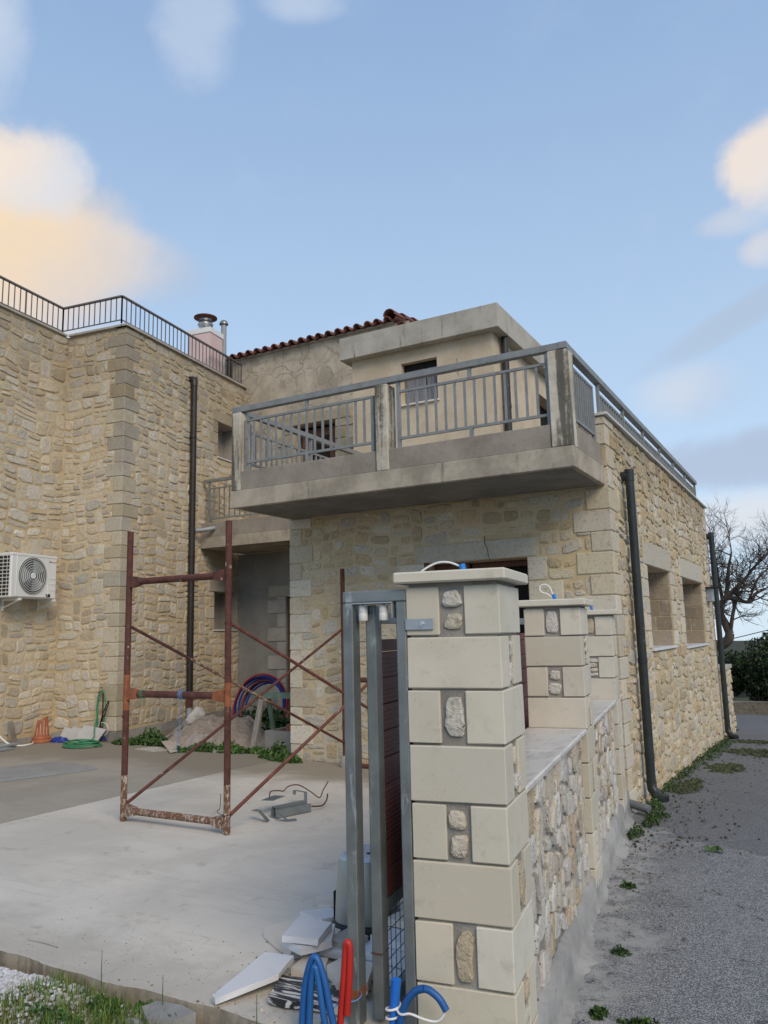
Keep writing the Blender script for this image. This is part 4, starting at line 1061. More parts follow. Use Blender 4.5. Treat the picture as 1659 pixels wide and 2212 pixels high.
pillar(1.855, [1.73, 1.555, 1.37, 1.186, .995, .8, .6, .4, .2, -.02], 'middle cream stone pillar with a white cable loop standing up on its cap', 14, [1, 3, 2, 2, 1])
pillar(3.851, [1.70, 1.533, 1.357, 1.18, .99, .8, .6, .4, .2, -.02], 'farthest cream stone pillar, close to the corner of the house', 23, [1, 2, 4, 1])

# loose supply cables sticking out of the pillar caps
def ribbed(pts, r, pitch=.0042, amp=.085, n=9, col=None, mb=None):
    """corrugated tube along a smooth path"""
    pts = smooth_path(pts, 14); L = [0]
    for a, b in zip(pts[:-1], pts[1:]): L.append(L[-1] + (b - a).length)
    m = max(4, int(L[-1] / (pitch / 2))); out = []; rr = []; j = 0
    for i in range(m + 1):
        s = L[-1] * i / m
        while j < len(L) - 2 and L[j + 1] < s: j += 1
        t = (s - L[j]) / max(1e-9, L[j + 1] - L[j]); out.append(pts[j].lerp(pts[j + 1], t)); rr.append(r * (1 + (amp if i % 2 else -amp)))
    mb = mb or MB(); mb.tube(out, rr, n, col); return mb
def smooth_path(pts, k=10):
    P = [Vector(p) for p in pts]; out = []
    for i in range(len(P) - 1):
        p0 = P[max(i - 1, 0)]; p1 = P[i]; p2 = P[i + 1]; p3 = P[min(i + 2, len(P) - 1)]
        for q in range(k):
            t = q / k; out.append(.5 * ((2 * p1) + (p2 - p0) * t + (2 * p0 - 5 * p1 + 4 * p2 - p3) * t * t + (3 * p1 - p0 - 3 * p2 + p3) * t ** 3))
    out.append(P[-1]); return out
def cap_cable(d, zc, path, label, lean=.006):
    t = thing('lamp_cable', label, 'cable', WP(-.178, d, zc), 'supply cables standing out of the pillar caps')
    ribbed([WP(-.176, d, zc - .002), WP(-.176 - lean * .4, d, zc + .02), WP(-.176 - lean, d, zc + .042)], .0125, mb=None, col=(1, 1.9, 1.9)).build('conduit_stub', M['blue_tube'], t)
    m = MB(); m.tube(smooth_path([WP(-.178 - lean, d, zc + .03)] + path), .0042, 8); m.build('cable', M['cable_white'], t)
cap_cable(-.15, 1.817, [WP(-.195, -.15, 1.853), WP(-.235, -.152, 1.868), WP(-.280, -.15, 1.869), WP(-.325, -.15, 1.852), WP(-.362, -.15, 1.827), WP(-.375, -.15, 1.8205)], 'white cable arched low over the nearest pillar cap beside a blue conduit stub')
cap_cable(2.03, 1.779, [WP(-.192, 2.03, 1.832), WP(-.205, 2.03, 1.868), WP(-.232, 2.03, 1.886), WP(-.262, 2.03, 1.880), WP(-.270, 2.03, 1.856), WP(-.255, 2.03, 1.836), WP(-.225, 2.03, 1.826), WP(-.200, 2.03, 1.806), WP(-.190, 2.03, 1.79)], 'white cable standing up in a round loop on the middle pillar cap')
cap_cable(4.03, 1.749, [WP(-.178, 4.03, 1.80), WP(-.172, 4.03, 1.835), WP(-.168, 4.03, 1.85)], 'short straight white cable end on the farthest pillar cap')

# ------------------------------------------------------------------ gate guide frame, sliding gate and motor
gf = thing('gate_guide_frame', 'tall grey galvanised steel frame with two white rollers fixed beside the nearest pillar', 'gate frame', WP(-.478, -.31, COURT_Z))
FD0, FD1 = -.347, -.275
for a, b in ((-.607, -.566), (-.390, -.351)):
    m = MB(); m.cbox(WP, a, b, FD0, FD1, .06, 1.7145, .004); po = m.build('post', M['galv'], gf)
m = MB(); m.cbox(WP, -.607, -.351, FD0 + .0005, FD1 - .0005, 1.7155, 1.759, .004); m.build('top_bar', M['galv'], gf)
m = MB(); m.cbox(WP, -.6078, -.5652, FD0 - .0008, FD1 + .001, .315, .345, .001); m.build('rust_patch', M['rust_orange'], gf)
m = MB(); m.cbox(WP, -.565, -.402, -.352, -.272, 1.7095, 1.7150, .001); m.cbox(WP, -.4055, -.4015, -.352, -.25, 1.655, 1.7090, .001); br = m.build('roller_bracket', M['zinc_sheet'], gf)
for r in (-.533, -.449):
    m = MB(); m.lathe(WP(r, -.318, 1.647), [(.0165, 0), (.018, .003), (.018, .026), (.0172, .028), (.0172, .031), (.018, .033), (.018, .055), (.0165, .058)], 20); ro_ = m.build('roller', M['rubber'], gf)
    m = MB(); m.lathe(WP(r, -.318, 1.703), [(.006, 0), (.006, .022)], 8); m.lathe(WP(r, -.318, 1.7155), [(.010, 0), (.010, .006)], 6); m.build('bolt', M['galv'], ro_)
m = MB(); m.cbox(WP, -.352, -.243, -.352, -.3475, 1.608, 1.648, .0015); pl_ = m.build('fixing_plate', M['zinc_sheet'], gf)
m = MB(); m.lathe(WP(-.284, -.3525, 1.629), [(.0105, 0), (.0105, .0015)], 18, axis=-LD); m.lathe(WP(-.284, -.354, 1.629), [(.0072, 0), (.0072, .005)], 6, axis=-LD); m.lathe(WP(-.284, -.358, 1.629), [(.004, 0), (.004, .008)], 8, axis=-LD); m.build('bolt', M['bright_steel'], pl_)

GWP = lambda r, d, z: WP(r - .021, d, z)
gate = thing('sliding_gate', 'sliding gate leaf with maroon boards in a grey steel frame and wire mesh below', 'gate', WP(-.51, 1.2, COURT_Z))
GR0, GR1, GD0, GD1 = -.512, -.471, -.298, 3.2
m = MB(); m.cbox(GWP, GR0, GR1, GD0, GD0 + .066, .235, 1.706, .004); m.build('stile', M['galv'], gate)
m = MB(); m.cbox(GWP, GR0 + .002, GR1 - .002, GD1, GD1 + .06, .235, 1.706, .004); m.build('stile', M['galv'], gate)
m = MB(); m.cbox(GWP, GR0 + .001, GR1 - .001, GD0 + .067, GD1 - .001, 1.636, 1.68, .003); m.build('top_rail', M['galv'], gate)
m = MB(); m.cbox(GWP, GR0 + .001, GR1 - .001, GD0 + .067, GD1 - .001, .578, .622, .003); m.build('middle_rail', M['galv'], gate)
m = MB(); m.cbox(GWP, GR0 + .001, GR1 - .001, GD0 + .067, GD1 - .001, .236, .28, .003); m.build('bottom_rail', M['galv'], gate)
rng = random.Random(8); z = .626; bh = (1.578 - .626) / 9.5
while z < 1.57:
    zt = min(z + bh, 1.577); k = rng.uniform(.86, 1.12); m = MB()
    m.cbox(GWP, -.500, -.476 + rng.uniform(-.001, .001), GD0 + .068, GD1 - .002, z + .001, zt - .002, .002, (k, k, k))
    for i in range(1, 6):      # grooves of the board: raised lands
        za = z + (zt - z) * (i - 1) / 6 + .004; m.cbox(GWP, -.478, -.4742, GD0 + .0685, GD1 - .003, za, za + (zt - z) / 6 - .0035, .0008, (k, k, k))
    m.build('board', M['board'], gate); z += bh
m = MB()
for i in range(60): d = GD0 + .09 + i * .05; m.rod(GWP(-.49, d, .28), GWP(-.49, d, .578), .0016, 4)
for i in range(6): m.rod(GWP(-.488, GD0 + .067, .30 + i * .05), GWP(-.488, GD1, .30 + i * .05), .0016, 4)
m.build('wire_mesh', M['wire'], gate, kind='stuff')
m = MB(); m.tube([GWP(-.499, GD0 - .0012, 1.692), GWP(-.496, GD0 - .0015, 1.676), GWP(-.489, GD0 - .0015, 1.672), GWP(-.485, GD0 - .0015, 1.679), GWP(-.482, GD0 - .0012, 1.690), GWP(-.482, GD0 - .0015, 1.668), GWP(-.486, GD0 - .0012, 1.652)], .0008, 4); m.build('scribble_mark', M['black'], gate)
m = MB(); m.bar(GWP(GR0 - .001, GD0 + .03, .4585), GWP(GR1 + .001, GD0 + .03, .4565), .07, .003); m.build('weld_seam', M['rust'], gate)

gm = thing('gate_motor', 'silver rounded gate motor housing on a black base behind the gate posts', 'gate motor', WP(-.91, .52, COURT_Z))
def rsq(cx, cy, a, b, n, pw=3.0):
    out = []
    for i in range(n):
        an = 2 * math.pi * i / n; c, s_ = math.cos(an), math.sin(an)
        out.append((cx + a * math.copysign(abs(c) ** (2 / pw), c), cy + b * math.copysign(abs(s_) ** (2 / pw), s_)))
    return out
def loft(mb, rings, col=None):
    n = len(rings[0]); vs = [p for r in rings for p in r]
    F = [(i * n + k, i * n + (k + 1) % n, (i + 1) * n + (k + 1) % n, (i + 1) * n + k) for i in range(len(rings) - 1) for k in range(n)]
    mb.add(vs, F, col, True); mb.add(rings[-1], [tuple(range(n))], col); mb.add(rings[0], [tuple(range(n))[::-1]], col)
def rsqr(a, b, z, dx=0): return [WP(r, d, z) for r, d in rsq(-.90 + dx, .54, a, b, 36)]
m = MB(); loft(m, [rsqr(.150, .185, .2205), rsqr(.158, .19, .24), rsqr(.150, .18, .268), rsqr(.135, .165, .285)]); m.build('base', M['black'], gm)
m = MB(); loft(m, [rsqr(.133, .163, .286), rsqr(.128, .158, .42), rsqr(.117, .147, .545), rsqr(.113, .143, .556)]); ho = m.build('housing', M['motor'], gm)
m = MB(); loft(m, [rsqr(.1125, .1425, .5565), rsqr(.106, .135, .566), rsqr(.09, .12, .570)]); m.build('lid', M['motor_top'], ho)
m = MB(); m.lathe(WP(-.87, .50, .5705), [(.012, 0), (.012, .003)], 14); m.build('keyhole', M['black'], ho)
m = MB(); m.cbox(WP, -.795, -.786, .44, .50, .33, .40, .001); m.build('label_plate', M['white_paint'], ho)
m = MB(); m.cbox(WP, -.775, -.70, .36, .46, .225, .31, .01); m.build('pinion_cover', M['galv'], gm)
m = MB(); m.cbox(WP, -1.040, -1.034, .46, .62, .27, .40, .002); m.build('side_strip', M['black'], gm)

# ------------------------------------------------------------------ scaffold
sc = thing('scaffold', 'rusty tubular scaffold of two frames joined by crossed braces standing in the yard', 'scaffold', (-4.3, 5.9, COURT_Z))
rng = random.Random(12)
def sframe(x0, x1, y, ztop, lift, pale, dz=0):
    for x in (x0, x1):
        zb = COURT_Z + lift; m = MB(); m.tube([XP(x, y, zb + .34), XP(x, y, ztop)], .0245, 14); lg = m.build('leg', M['rust'], sc)
        m = MB(); m.tube([XP(x, y, zb + .002), XP(x, y, zb + .34)], .0247, 14); m.build('pale_foot', M['rust_white'] if pale else M['rust'], lg)
        for zz in (1.30, 2.0): m = MB(); m.rod(XP(x, y - .026, zz - .3), XP(x, y - .04, zz - .3), .007, 8); m.build('brace_pin', M['rust'], lg)
    for zz, mat in ((2.05, 'rust'), (1.175, 'rust'), (.30, 'rust_white' if pale else 'rust')):
        zz += dz
        m = MB(); m.tube([XP(x0 + .13, y, zz), XP(x1 - .13, y, zz)], .0265, 14); cb = m.build('crossbar', M[mat], sc)
        for x, s in ((x0, 1), (x1, -1)):
            g = MB(); w0, w1 = .046, .0275
            pts = [(x + s * .022, w0), (x + s * .06, w0 * .93), (x + s * .13, w1)]
            vs = []; 
            for (xx, hw) in pts: vs += [XP(xx, y - .020, zz - hw), XP(xx, y + .020, zz - hw), XP(xx, y + .020, zz + hw), XP(xx, y - .020, zz + hw)]
            F = [(0, 3, 2, 1), (8, 9, 10, 11)] + [(4 * i + k, 4 * i + (k + 1) % 4, 4 * i + 4 + (k + 1) % 4, 4 * i + 4 + k) for i in (0, 1) for k in range(4)]
            g.add(vs, F); g.build('gusset', M['rust_orange'] if abs(zz - 1.175) < .1 else M[mat], cb)
sframe(-4.862, -3.838, 4.522, 2.456, 0, True)
sframe(-4.56, -3.54, 7.25, 2.30, .09, False, -.06)
m = MB(); m.tube([XP(-4.862, 4.522, 1.05), XP(-4.862, 4.522, 1.32)], .0252, 14); m.build('orange_sleeve', M['rust_orange'], sc)
m = MB(); m.tube([XP(-3.838, 4.522, 1.10), XP(-3.838, 4.522, 1.27)], .0252, 14); m.build('orange_sleeve', M['rust_orange'], sc)
for x in (-4.56, -3.54): m = MB(); m.lathe(XP(x, 7.25, COURT_Z + .001), [(.055, 0), (.058, .03), (.045, .10), (.03, .115)], 16); m.build('foot_block', M['block'], sc)
for xa, xb in ((-4.862, -4.56), (-3.838, -3.54)):
    for za, zb, yo in ((1.69, .46, .034), (.34, 1.64, -.0)):
        m = MB(); m.tube([XP(xa + yo * .3, 4.54 + yo * .4, za), XP(xb + yo * .3, 7.21 + yo, zb)], .0135, 10); m.build('brace', M['rust_brace'] if xa > -4 else M['rust'], sc)
_b0, _b1 = XP(-4.852, 4.5536, 1.69), XP(-4.55, 7.244, .46)
m = MB(); m.tube([_b0.lerp(_b1, .22), _b0.lerp(_b1, .58)], .0138, 10); m.build('bare_metal_length', M['rust_white'], sc)
# twine round the middle bar
def twine(path, r, mat, name, label, cat): 
    m = MB(); m.tube(smooth_path(path, 6), r, 5); return m.build(name, M[mat], label=label, cat=cat)
loops = []
for i in range(26): a = i * .75; loops.append(XP(-4.30 + .0018 * i, 4.522 + .030 * math.cos(a), 1.175 + .030 * math.sin(a)))
loops += [XP(-4.28, 4.49, 1.13), XP(-4.262, 4.49, 1.09), XP(-4.268, 4.485, 1.02), XP(-4.262, 4.485, .93), XP(-4.285, 4.485, .84), XP(-4.292, 4.485, .76)]
twine(loops, .0028, 'cable_blue', 'blue_twine', 'pale blue twine wound round the scaffold middle bar and hanging down', 'twine')
loops = [XP(-4.70 + .002 * i, 4.522 + .030 * math.cos(i * .8), 1.175 + .030 * math.sin(i * .8)) for i in range(16)] + [XP(-4.66, 4.488, 1.14), XP(-4.645, 4.486, 1.115)]
twine(loops, .0026, 'hose', 'green_twine', 'short green twine knotted at the left end of the scaffold middle bar', 'twine')
m = MB(); m.tube(smooth_path([XP(-3.838 + .026 * math.cos(i * .9), 4.522 + .026 * math.sin(i * .9), .335 + .003 * i) for i in range(9)] + [XP(-3.87, 4.49, .36), XP(-3.90, 4.49, .385), XP(-3.875, 4.49, .40), XP(-3.868, 4.49, .50)], 5), .0025, 5); m.build('tie_wire', M['wire'], sc)

# ------------------------------------------------------------------ air conditioner on the wing
ac = thing('air_conditioner', 'white outdoor air conditioner unit with round grey fan grille bracketed to the stone wall', 'air conditioner', GP(-.95, -.80, 2.18))
AF = -.80; AP = lambda d, z, h: GP(AF + h, d, z)     # fan face frame
A0, A1, AZ0, AZ1 = -1.19, -.375, 2.185, 2.785; fcx, fcz, fr = -.815, 2.49, .258
m = MB(); m.cbox(GP, -1.085, AF, A0, A1, AZ0, AZ1, .014); cas = m.build('casing', M['ac_white'], ac)
m = MB(); m.cbox(GP, -1.09, AF + .006, A0 - .004, A1 + .004, AZ1 - .035, AZ1 + .004, .008); m.build('lid', M['ac_white'], cas)
ring = lambda r, h, n=40: [AP(fcx + r * math.cos(2 * math.pi * i / n), fcz + r * math.sin(2 * math.pi * i / n), h) for i in range(n)]
m = MB(); m.add(ring(fr, .0025), [tuple(range(40))]); m.build('fan_opening', M['black'], ac)
fan = MB()
for k in range(3):
    a0 = k * 2.094 + .4; pts = []
    for i in range(7): a = a0 + i * .2; pts.append(AP(fcx + .21 * math.cos(a), fcz + .21 * math.sin(a), .004 + .0012 * i))
    inner = [AP(fcx + .05 * math.cos(a0 + i * .2), fcz + .05 * math.sin(a0 + i * .2), .004) for i in range(7)]
    fan.add(pts + inner, [(i, i + 1, 8 + i, 7 + i) for i in range(6)])
fan.build('fan', M['ac_grille'], ac)
gr = MB()
for i, r in enumerate((.075, .108, .142, .176, .208, .236, .256)): gr.tube(ring(r, .012 if r < .25 else .006) + [ring(r, .012 if r < .25 else .006)[0]], .0035, 5, cap=False)
gro = gr.build('grille', M['ac_white'], ac)
sp = MB()
for i in range(72): a = 2 * math.pi * i / 72; sp.rod(AP(fcx + .05 * math.cos(a), fcz + .05 * math.sin(a), .011), AP(fcx + .255 * math.cos(a + .25), fcz + .255 * math.sin(a + .25), .007), .0013, 3)
sp.build('grille_wires', M['ac_grille'], gro, kind='stuff')
m = MB(); m.lathe(AP(fcx, fcz, .008), [(.045, 0), (.045, .006), (.038, .009)], 24, axis=LN); m.build('hub_cap', M['ac_white'], gro)
rim = [(-.285, -.27), (-.27, -.285), (.255, -.285), (.275, -.265), (.275, .255), (.25, .28), (-.26, .28), (-.285, .26)]
m = MB(); pts = [AP(fcx + u, fcz + v, .003) for u, v in rim]; m.tube(pts + [pts[0]], .004, 6); m.build('fan_panel_rim', M['ac_white'], cas)
for z in (2.30, 2.385, 2.46): m = MB(); m.cbox(lambda d, z_, h: AP(d, z_, h), -.505, -.395, z, z + .008, .0, .006, .0015); m.build('pressed_rib', M['ac_white'], cas)
m = MB(); m.cbox(lambda d, z_, h: AP(d, z_, h), -.565, -.485, 2.205, 2.25, 0, .003, .001); m.build('rating_label', M['black'], ac)
vents = MB()
for i in range(11):
    z = AZ0 + .03 + i * .0495
    for (r0, r1) in ((-.868, -.835), (-.94, -.882), (-1.03, -.955)): vents.box(GP, r0, r1, A0 - .0045, A0 + .002, z, z + .036)
vents.build('side_vents', M['black'], ac, kind='stuff')
for d in (-.40, -1.02):
    m = MB(); m.bar(GP(-1.115, d, 2.165), GP(-.79, d, 2.165), .035, .03); m.bar(GP(-1.115, d, 2.05), GP(-.82, d, 2.155), .03, .012); m.bar(GP(-1.108, d, 2.02), GP(-1.108, d, 2.18), .035, .012, up=LD); m.build('bracket', M['ac_white'], ac)
def lettering(text, size, mat, origin, xdir, ydir, parent, name, depth=.0006):
    cu = bpy.data.curves.new('lettering', 'FONT'); cu.body = text; cu.size = size; cu.extrude = depth
    tmp = bpy.data.objects.new('lettering', cu); COL.objects.link(tmp)
    dg = bpy.context.evaluated_depsgraph_get(); me = bpy.data.meshes.new_from_object(tmp.evaluated_get(dg)); bpy.data.objects.remove(tmp)
    mb = MB(); n = xdir.cross(ydir)
    mb.add([origin + xdir * v.co.x + ydir * v.co.y + n * v.co.z for v in me.vertices], [tuple(p.vertices) for p in me.polygons])
    return mb.build(name, mat, parent)
lettering('inventor', .030, M['red_print'], AP(-.478, 2.692, .0015), LD, UP, ac, 'lettering')
m = MB()
for u, a in ((-.515, 0), (-.502, .006), (-.490, -.006)): m.bar(AP(u - a, 2.692, .002), AP(u + a, 2.716, .002), .002, .006, up=LD)
m.build('emblem', M['black'], ac)

# ------------------------------------------------------------------ things along the wing
hose = thing('garden_hose', 'green garden hose hung over the tap and coiled on the ground below', 'hose', GP(-.25, -.5, .22))
m = MB(); tp = [GP(.26, -.72, .235)]
for i in range(58):
    a = i * .42; k = 1 - .003 * i; tp.append(GP(.08 + .26 * k * math.cos(a) + .02 * math.sin(i), -.74 + .20 * k * math.sin(a), .234 + .0011 * i + .006 * math.sin(i * .9)))
tp += [GP(.05, -.50, .29), GP(-.17, -.22, .40), GP(-.235, -.10, .62), GP(-.235, -.085, .80), GP(-.21, -.085, .868)]
m.tube(smooth_path(tp, 4), .0085, 8); m.build('hose_coil', M['hose'], hose)
m = MB(); m.tube(smooth_path([GP(-.22, -.09, .30), GP(-.25, -.095, .50), GP(-.252, -.09, .72), GP(-.22, -.09, .86), GP(-.16, -.09, .885), GP(-.115, -.09, .80), GP(-.105, -.09, .62), GP(-.13, -.09, .46), GP(-.16, -.09, .40)], 8), .0085, 8)
m.tube(smooth_path([GP(-.20, -.10, .29), GP(-.228, -.10, .5), GP(-.232, -.10, .72), GP(-.205, -.10, .85)], 8), .0085, 8); m.build('hose_loop', M['hose'], hose)
tap = thing('water_tap', 'brass tap on a brown standpipe by the corner of the stone wing', 'tap', GP(-.19, -.06, .22))
m = MB(); m.tube([GP(-.185, -.055, .22), GP(-.185, -.05, .86), GP(-.195, -.05, .885), GP(-.215, -.06, .89)], .0105, 10); m.build('standpipe', M['rust'], tap)
m = MB(); m.lathe(GP(-.215, -.06, .875), [(.014, 0), (.016, .02), (.009, .03), (.006, .055), (.012, .058)], 12); m.rod(GP(-.215, -.06, .885), GP(-.225, -.12, .865), .009, 10); m.bar(GP(-.245, -.06, .936), GP(-.185, -.06, .936), .008, .005); m.build('tap_body', M['brass'], tap)
wc = thing('cable_coil', 'small coil of white cable tied at the standpipe', 'cable coil', GP(-.13, -.09, .30))
for k in range(4):
    m = MB(); R_ = .080 + .004 * k; m.tube([GP(-.13 + R_ * math.cos(a), -.085 - .006 * k, .365 + R_ * math.sin(a)) for a in [i * 2 * math.pi / 22 for i in range(23)]], .0046, 7); m.build('coil_loop', M['cable_white'], wc)
m = MB(); m.tube(smooth_path([GP(-.16, -.10, .30), GP(-.17, -.105, .45), GP(-.12, -.11, .60), GP(-.045, -.11, .735), GP(-.035, -.11, .72), GP(-.09, -.115, .58), GP(-.165, -.12, .44), GP(-.17, -.12, .31)], 8), .0075, 8); m.build('black_cable', M['cable_black'], label='black cable bent in a narrow loop beside the white cable coil', cat='cable')
bc = thing('cable_bundle', 'short blue cable ends hanging below the white cable coil', 'cable', GP(-.12, -.09, .22))
for k, (a, b) in enumerate(((-.16, -.14), (-.13, -.07), (-.115, -.045))): m = MB(); m.tube(smooth_path([GP(a, -.09, .31), GP(a + .01, -.10, .27), GP(b, -.12, .212)], 6), .0085, 8); m.build('cable_end', M['coil_blue'], bc)
# fluted pedestal, broken top
ped = thing('broken_pedestal', 'broken fluted terracotta pedestal standing at the foot of the wall', 'pedestal', GP(-.86, -.47, .22))
PO = GP(-.86, -.47, .222)
def cutlathe(mb, o, prof, n, flute=None, cut=None, col=None):
    vs = []; F = []
    for (r, h) in prof:
        for k in range(n):
            an = 2 * math.pi * k / n; q = r * (flute(k) if flute else 1); x, y = q * math.cos(an), q * math.sin(an)
            vs.append(o + LN * x + LD * y + UP * (min(h, cut(x, y)) if cut else h))
    for i in range(len(prof) - 1):
        for k in range(n): F.append((i * n + k, i * n + (k + 1) % n, (i + 1) * n + (k + 1) % n, (i + 1) * n + k))
    mb.add(vs, F, col, False); mb.add(vs[-n:], [tuple(range(n))], col)
m = MB(); cutlathe(m, PO, [(.138, 0), (.142, .012), (.138, .03), (.118, .045), (.122, .06), (.110, .075), (.098, .082)], 40); m.build('base', M['terracotta'], ped)
m = MB(); cutlathe(m, PO, [(.094, .08), (.090, .16), (.083, .24), (.076, .30), (.072, .345), (.04, .35)], 48, lambda k: 1.0 if k % 4 else .90, lambda x, y: .305 + .5 * x + .02 * math.sin(40 * y)); m.build('fluted_shaft', M['terracotta'], ped)
m = MB()
for k in range(0, 48, 4):
    an = 2 * math.pi * k / 48; c, s_ = math.cos(an), math.sin(an)
    m.rod(PO + LN * (.0865 * c) + LD * (.0865 * s_) + UP * .10, PO + LN * (.078 * c) + LD * (.078 * s_) + UP * (.20 + .05 * (k % 3)), .003, 4)
m.build('chalk_in_flutes', M['chalk'], ped, kind='stuff')
# blue bag, white tiles, steel strip, boards, cable
def crumple(name, cen, rx, ry, rz, seed, mat, label, cat, n=14, m_=9):
    r = random.Random(seed); mb = MB(); vs = []; F = []
    for j in range(m_ + 1):
        for i in range(n):
            a = 2 * math.pi * i / n; t = math.pi / 2 * j / m_; k = r.uniform(.72, 1.12)
            vs.append(cen + LN * (rx * math.cos(a) * math.cos(t) * k) + LD * (ry * math.sin(a) * math.cos(t) * k) + UP * (rz * math.sin(t) * r.uniform(.75, 1.15)))
    for j in range(m_):
        for i in range(n): F.append((j * n + i, j * n + (i + 1) % n, (j + 1) * n + (i + 1) % n, (j + 1) * n + i))
    mb.add(vs, F); return mb.build(name, M[mat], label=label, cat=cat)
crumple('blue_bag', GP(-.60, -.40, .22), .17, .09, .07, 3, 'coil_blue', 'crumpled blue plastic bag lying between pedestal and white tiles', 'bag')
for (a, b, d, z, lean, lab) in ((-.80, -.50, -.14, .385, .08, 'white tile leaning at the wall nearest the terracotta pedestal'), (-.62, -.30, -.17, .395, .10, 'middle white tile of the three leaning at the wall'), (-.40, -.02, -.20, .425, .15, 'largest white tile leaning at the wall behind the green hose')):
    m = MB(); m.hexa([GP(a, d - lean, .222), GP(b, d - lean, .222), GP(b, d - lean + .012, .222), GP(a, d - lean + .012, .222), GP(a, d + .03, z), GP(b, d + .03, z - .05), GP(b, d + .042, z - .05), GP(a, d + .042, z)]); m.build('white_tile', M['tile_white'], label=lab, cat='tile', group='white tiles leaning at the wall')
m = MB(); m.slab([(-9.25, 7.55), (-8.95, 7.50), (-8.75, 7.62), (-9.0, 7.70)], .222, .24); m.build('tile_offcut', M['marble_cream'], label='beige tile piece lying flat on the ground in front of the white tiles', cat='tile')
m = MB(); m.hexa([GP(-1.07, -.84, .222), GP(-1.0, -.84, .222), GP(-1.0, -.75, .222), GP(-1.07, -.75, .222), GP(-1.10, -.84, .53), GP(-1.095, -.84, .53), GP(-1.095, -.75, .53), GP(-1.10, -.75, .53)]); st_ = m.build('steel_strip', M['bright_steel'], label='upright perforated steel strip leaning on the wall left of the pedestal', cat='metal strip')
for lab, r0, r1, z0, z1 in (('white board lying on the ground at the left edge, lower of two', -.98, -.66, .222, .245), ('white board at the left edge, resting on another board', -1.06, -.80, .247, .275)):
    m = MB(); m.cbox(GP, r0, r1, -2.2, -1.02 + (.2 if z0 > .23 else 0) - .1, z0, z1, .003); m.build('white_board', M['zinc_sheet'], label=lab, cat='board', group='white boards on the ground')
m = MB(); m.tube(smooth_path([GP(-1.08, -1.30, .62), GP(-1.0, -1.15, .45), GP(-.9, -1.02, .28), GP(-.80, -.92, .235), GP(-.78, -.75, .232), GP(-.86, -.62, .232), GP(-.93, -.56, .236)], 8), .012, 9); m.build('white_pipe', M['cable_white'], label='thin white pipe curving down the wall to the terracotta pedestal', cat='pipe')
sh = MB(); sd = (Vector((-7.33, 5.21, 0)) - Vector((-6.99, 6.12, 0))).normalized()
q0, q1 = Vector((-6.99, 6.12, 0)), Vector((-7.83, 6.30, 0)); qs = [q1, q1 + sd * 2.2, q0 + sd * 2.2, q0]
sh.slab([(p.x, p.y) for p in qs], COURT_Z + .003, COURT_Z + .022); sh.build('metal_sheet', M['zinc_sheet'], label='blue-grey metal sheet lying flat on the yard at the left', cat='metal sheet')

# ------------------------------------------------------------------ recess: spoil heap, trestle, planter, conduit coil
def heap_z(x, y):
    u, v = (x + 7.20) / .86, (y - 8.40) / .72
    r = math.hypot(u, v); b = max(0, 1 - r * r)
    return .19 + .33 * b ** .8 * (1 + .12 * math.sin(9 * x + 3 * y) + .10 * math.sin(17 * y - 8 * x) + .06 * math.sin(31 * x + 23 * y)) - (.05 if b == 0 else 0)
xs, ys = frange(-8.1, -6.3, 46), frange(7.65, 9.2, 40)
mb = MB(); r_ = random.Random(2)
mb.add([(x, y, heap_z(x, y) + r_.uniform(-.012, .012)) for y in ys for x in xs], [(j * 46 + i, j * 46 + i + 1, j * 46 + 47 + i, j * 46 + 46 + i) for j in range(39) for i in range(45)], smooth=False)
M['spoil'] = mortar_mat('pale_spoil', (.30, .245, .20), (.40, .34, .285), .02, grains=45)
mb.build('spoil_heap', M['spoil'], label='heap of pale sandy rubble in front of the recess', cat='rubble heap')
def sheet(name, fn, nu, nv, seed, mat, label, cat):
    r = random.Random(seed); mb = MB(); vs = []
    for j in range(nv):
        for i in range(nu): vs.append(fn(i / (nu - 1), j / (nv - 1)) + Vector((r.uniform(-.012, .012), r.uniform(-.012, .012), r.uniform(0, .035))))
    mb.add(vs, [(j * nu + i, j * nu + i + 1, (j + 1) * nu + i + 1, (j + 1) * nu + i) for j in range(nv - 1) for i in range(nu - 1)]); return mb.build(name, M[mat], label=label, cat=cat)
sheet('plastic_sheet', lambda u, v: Vector((-7.92 + .55 * u, 8.0 + .55 * v - .2 * u, heap_z(-7.92 + .55 * u, 8.0 + .55 * v - .2 * u) + .03 + .06 * math.sin(5 * v) * u)), 12, 12, 5, 'bag', 'crumpled clear plastic sheet over the left of the rubble heap', 'plastic sheet')
sheet('plastic_sheet', lambda u, v: Vector((-7.22 + .34 * u, 7.55 + .30 * v, max(heap_z(-7.22 + .34 * u, 7.55 + .30 * v), .225) + .015)), 9, 9, 6, 'bag', 'small torn plastic sheet at the front foot of the rubble heap', 'plastic sheet')
def rock(name, cen, rx, ry, rz, seed, mat, label, cat, group=None, sub=2):
    bm = bmesh_ico(sub); r = random.Random(seed); mb = MB(); ph = [r.uniform(0, 6) for _ in range(6)]
    vs = []
    for v in bm[0]:
        k = 1 + .16 * math.sin(3 * v[0] + ph[0]) + .14 * math.sin(4 * v[1] + ph[1]) + .12 * math.sin(5 * v[2] + 3 * v[0] + ph[2]) + r.uniform(-.06, .06)
        vs.append(Vector(cen) + Vector((v[0] * rx * k, v[1] * ry * k, max(-.35, v[2]) * rz * k + .35 * rz)))
    mb.add(vs, bm[1]); return mb.build(name, M[mat], label=label, cat=cat, group=group)
import bmesh
_ico = {}
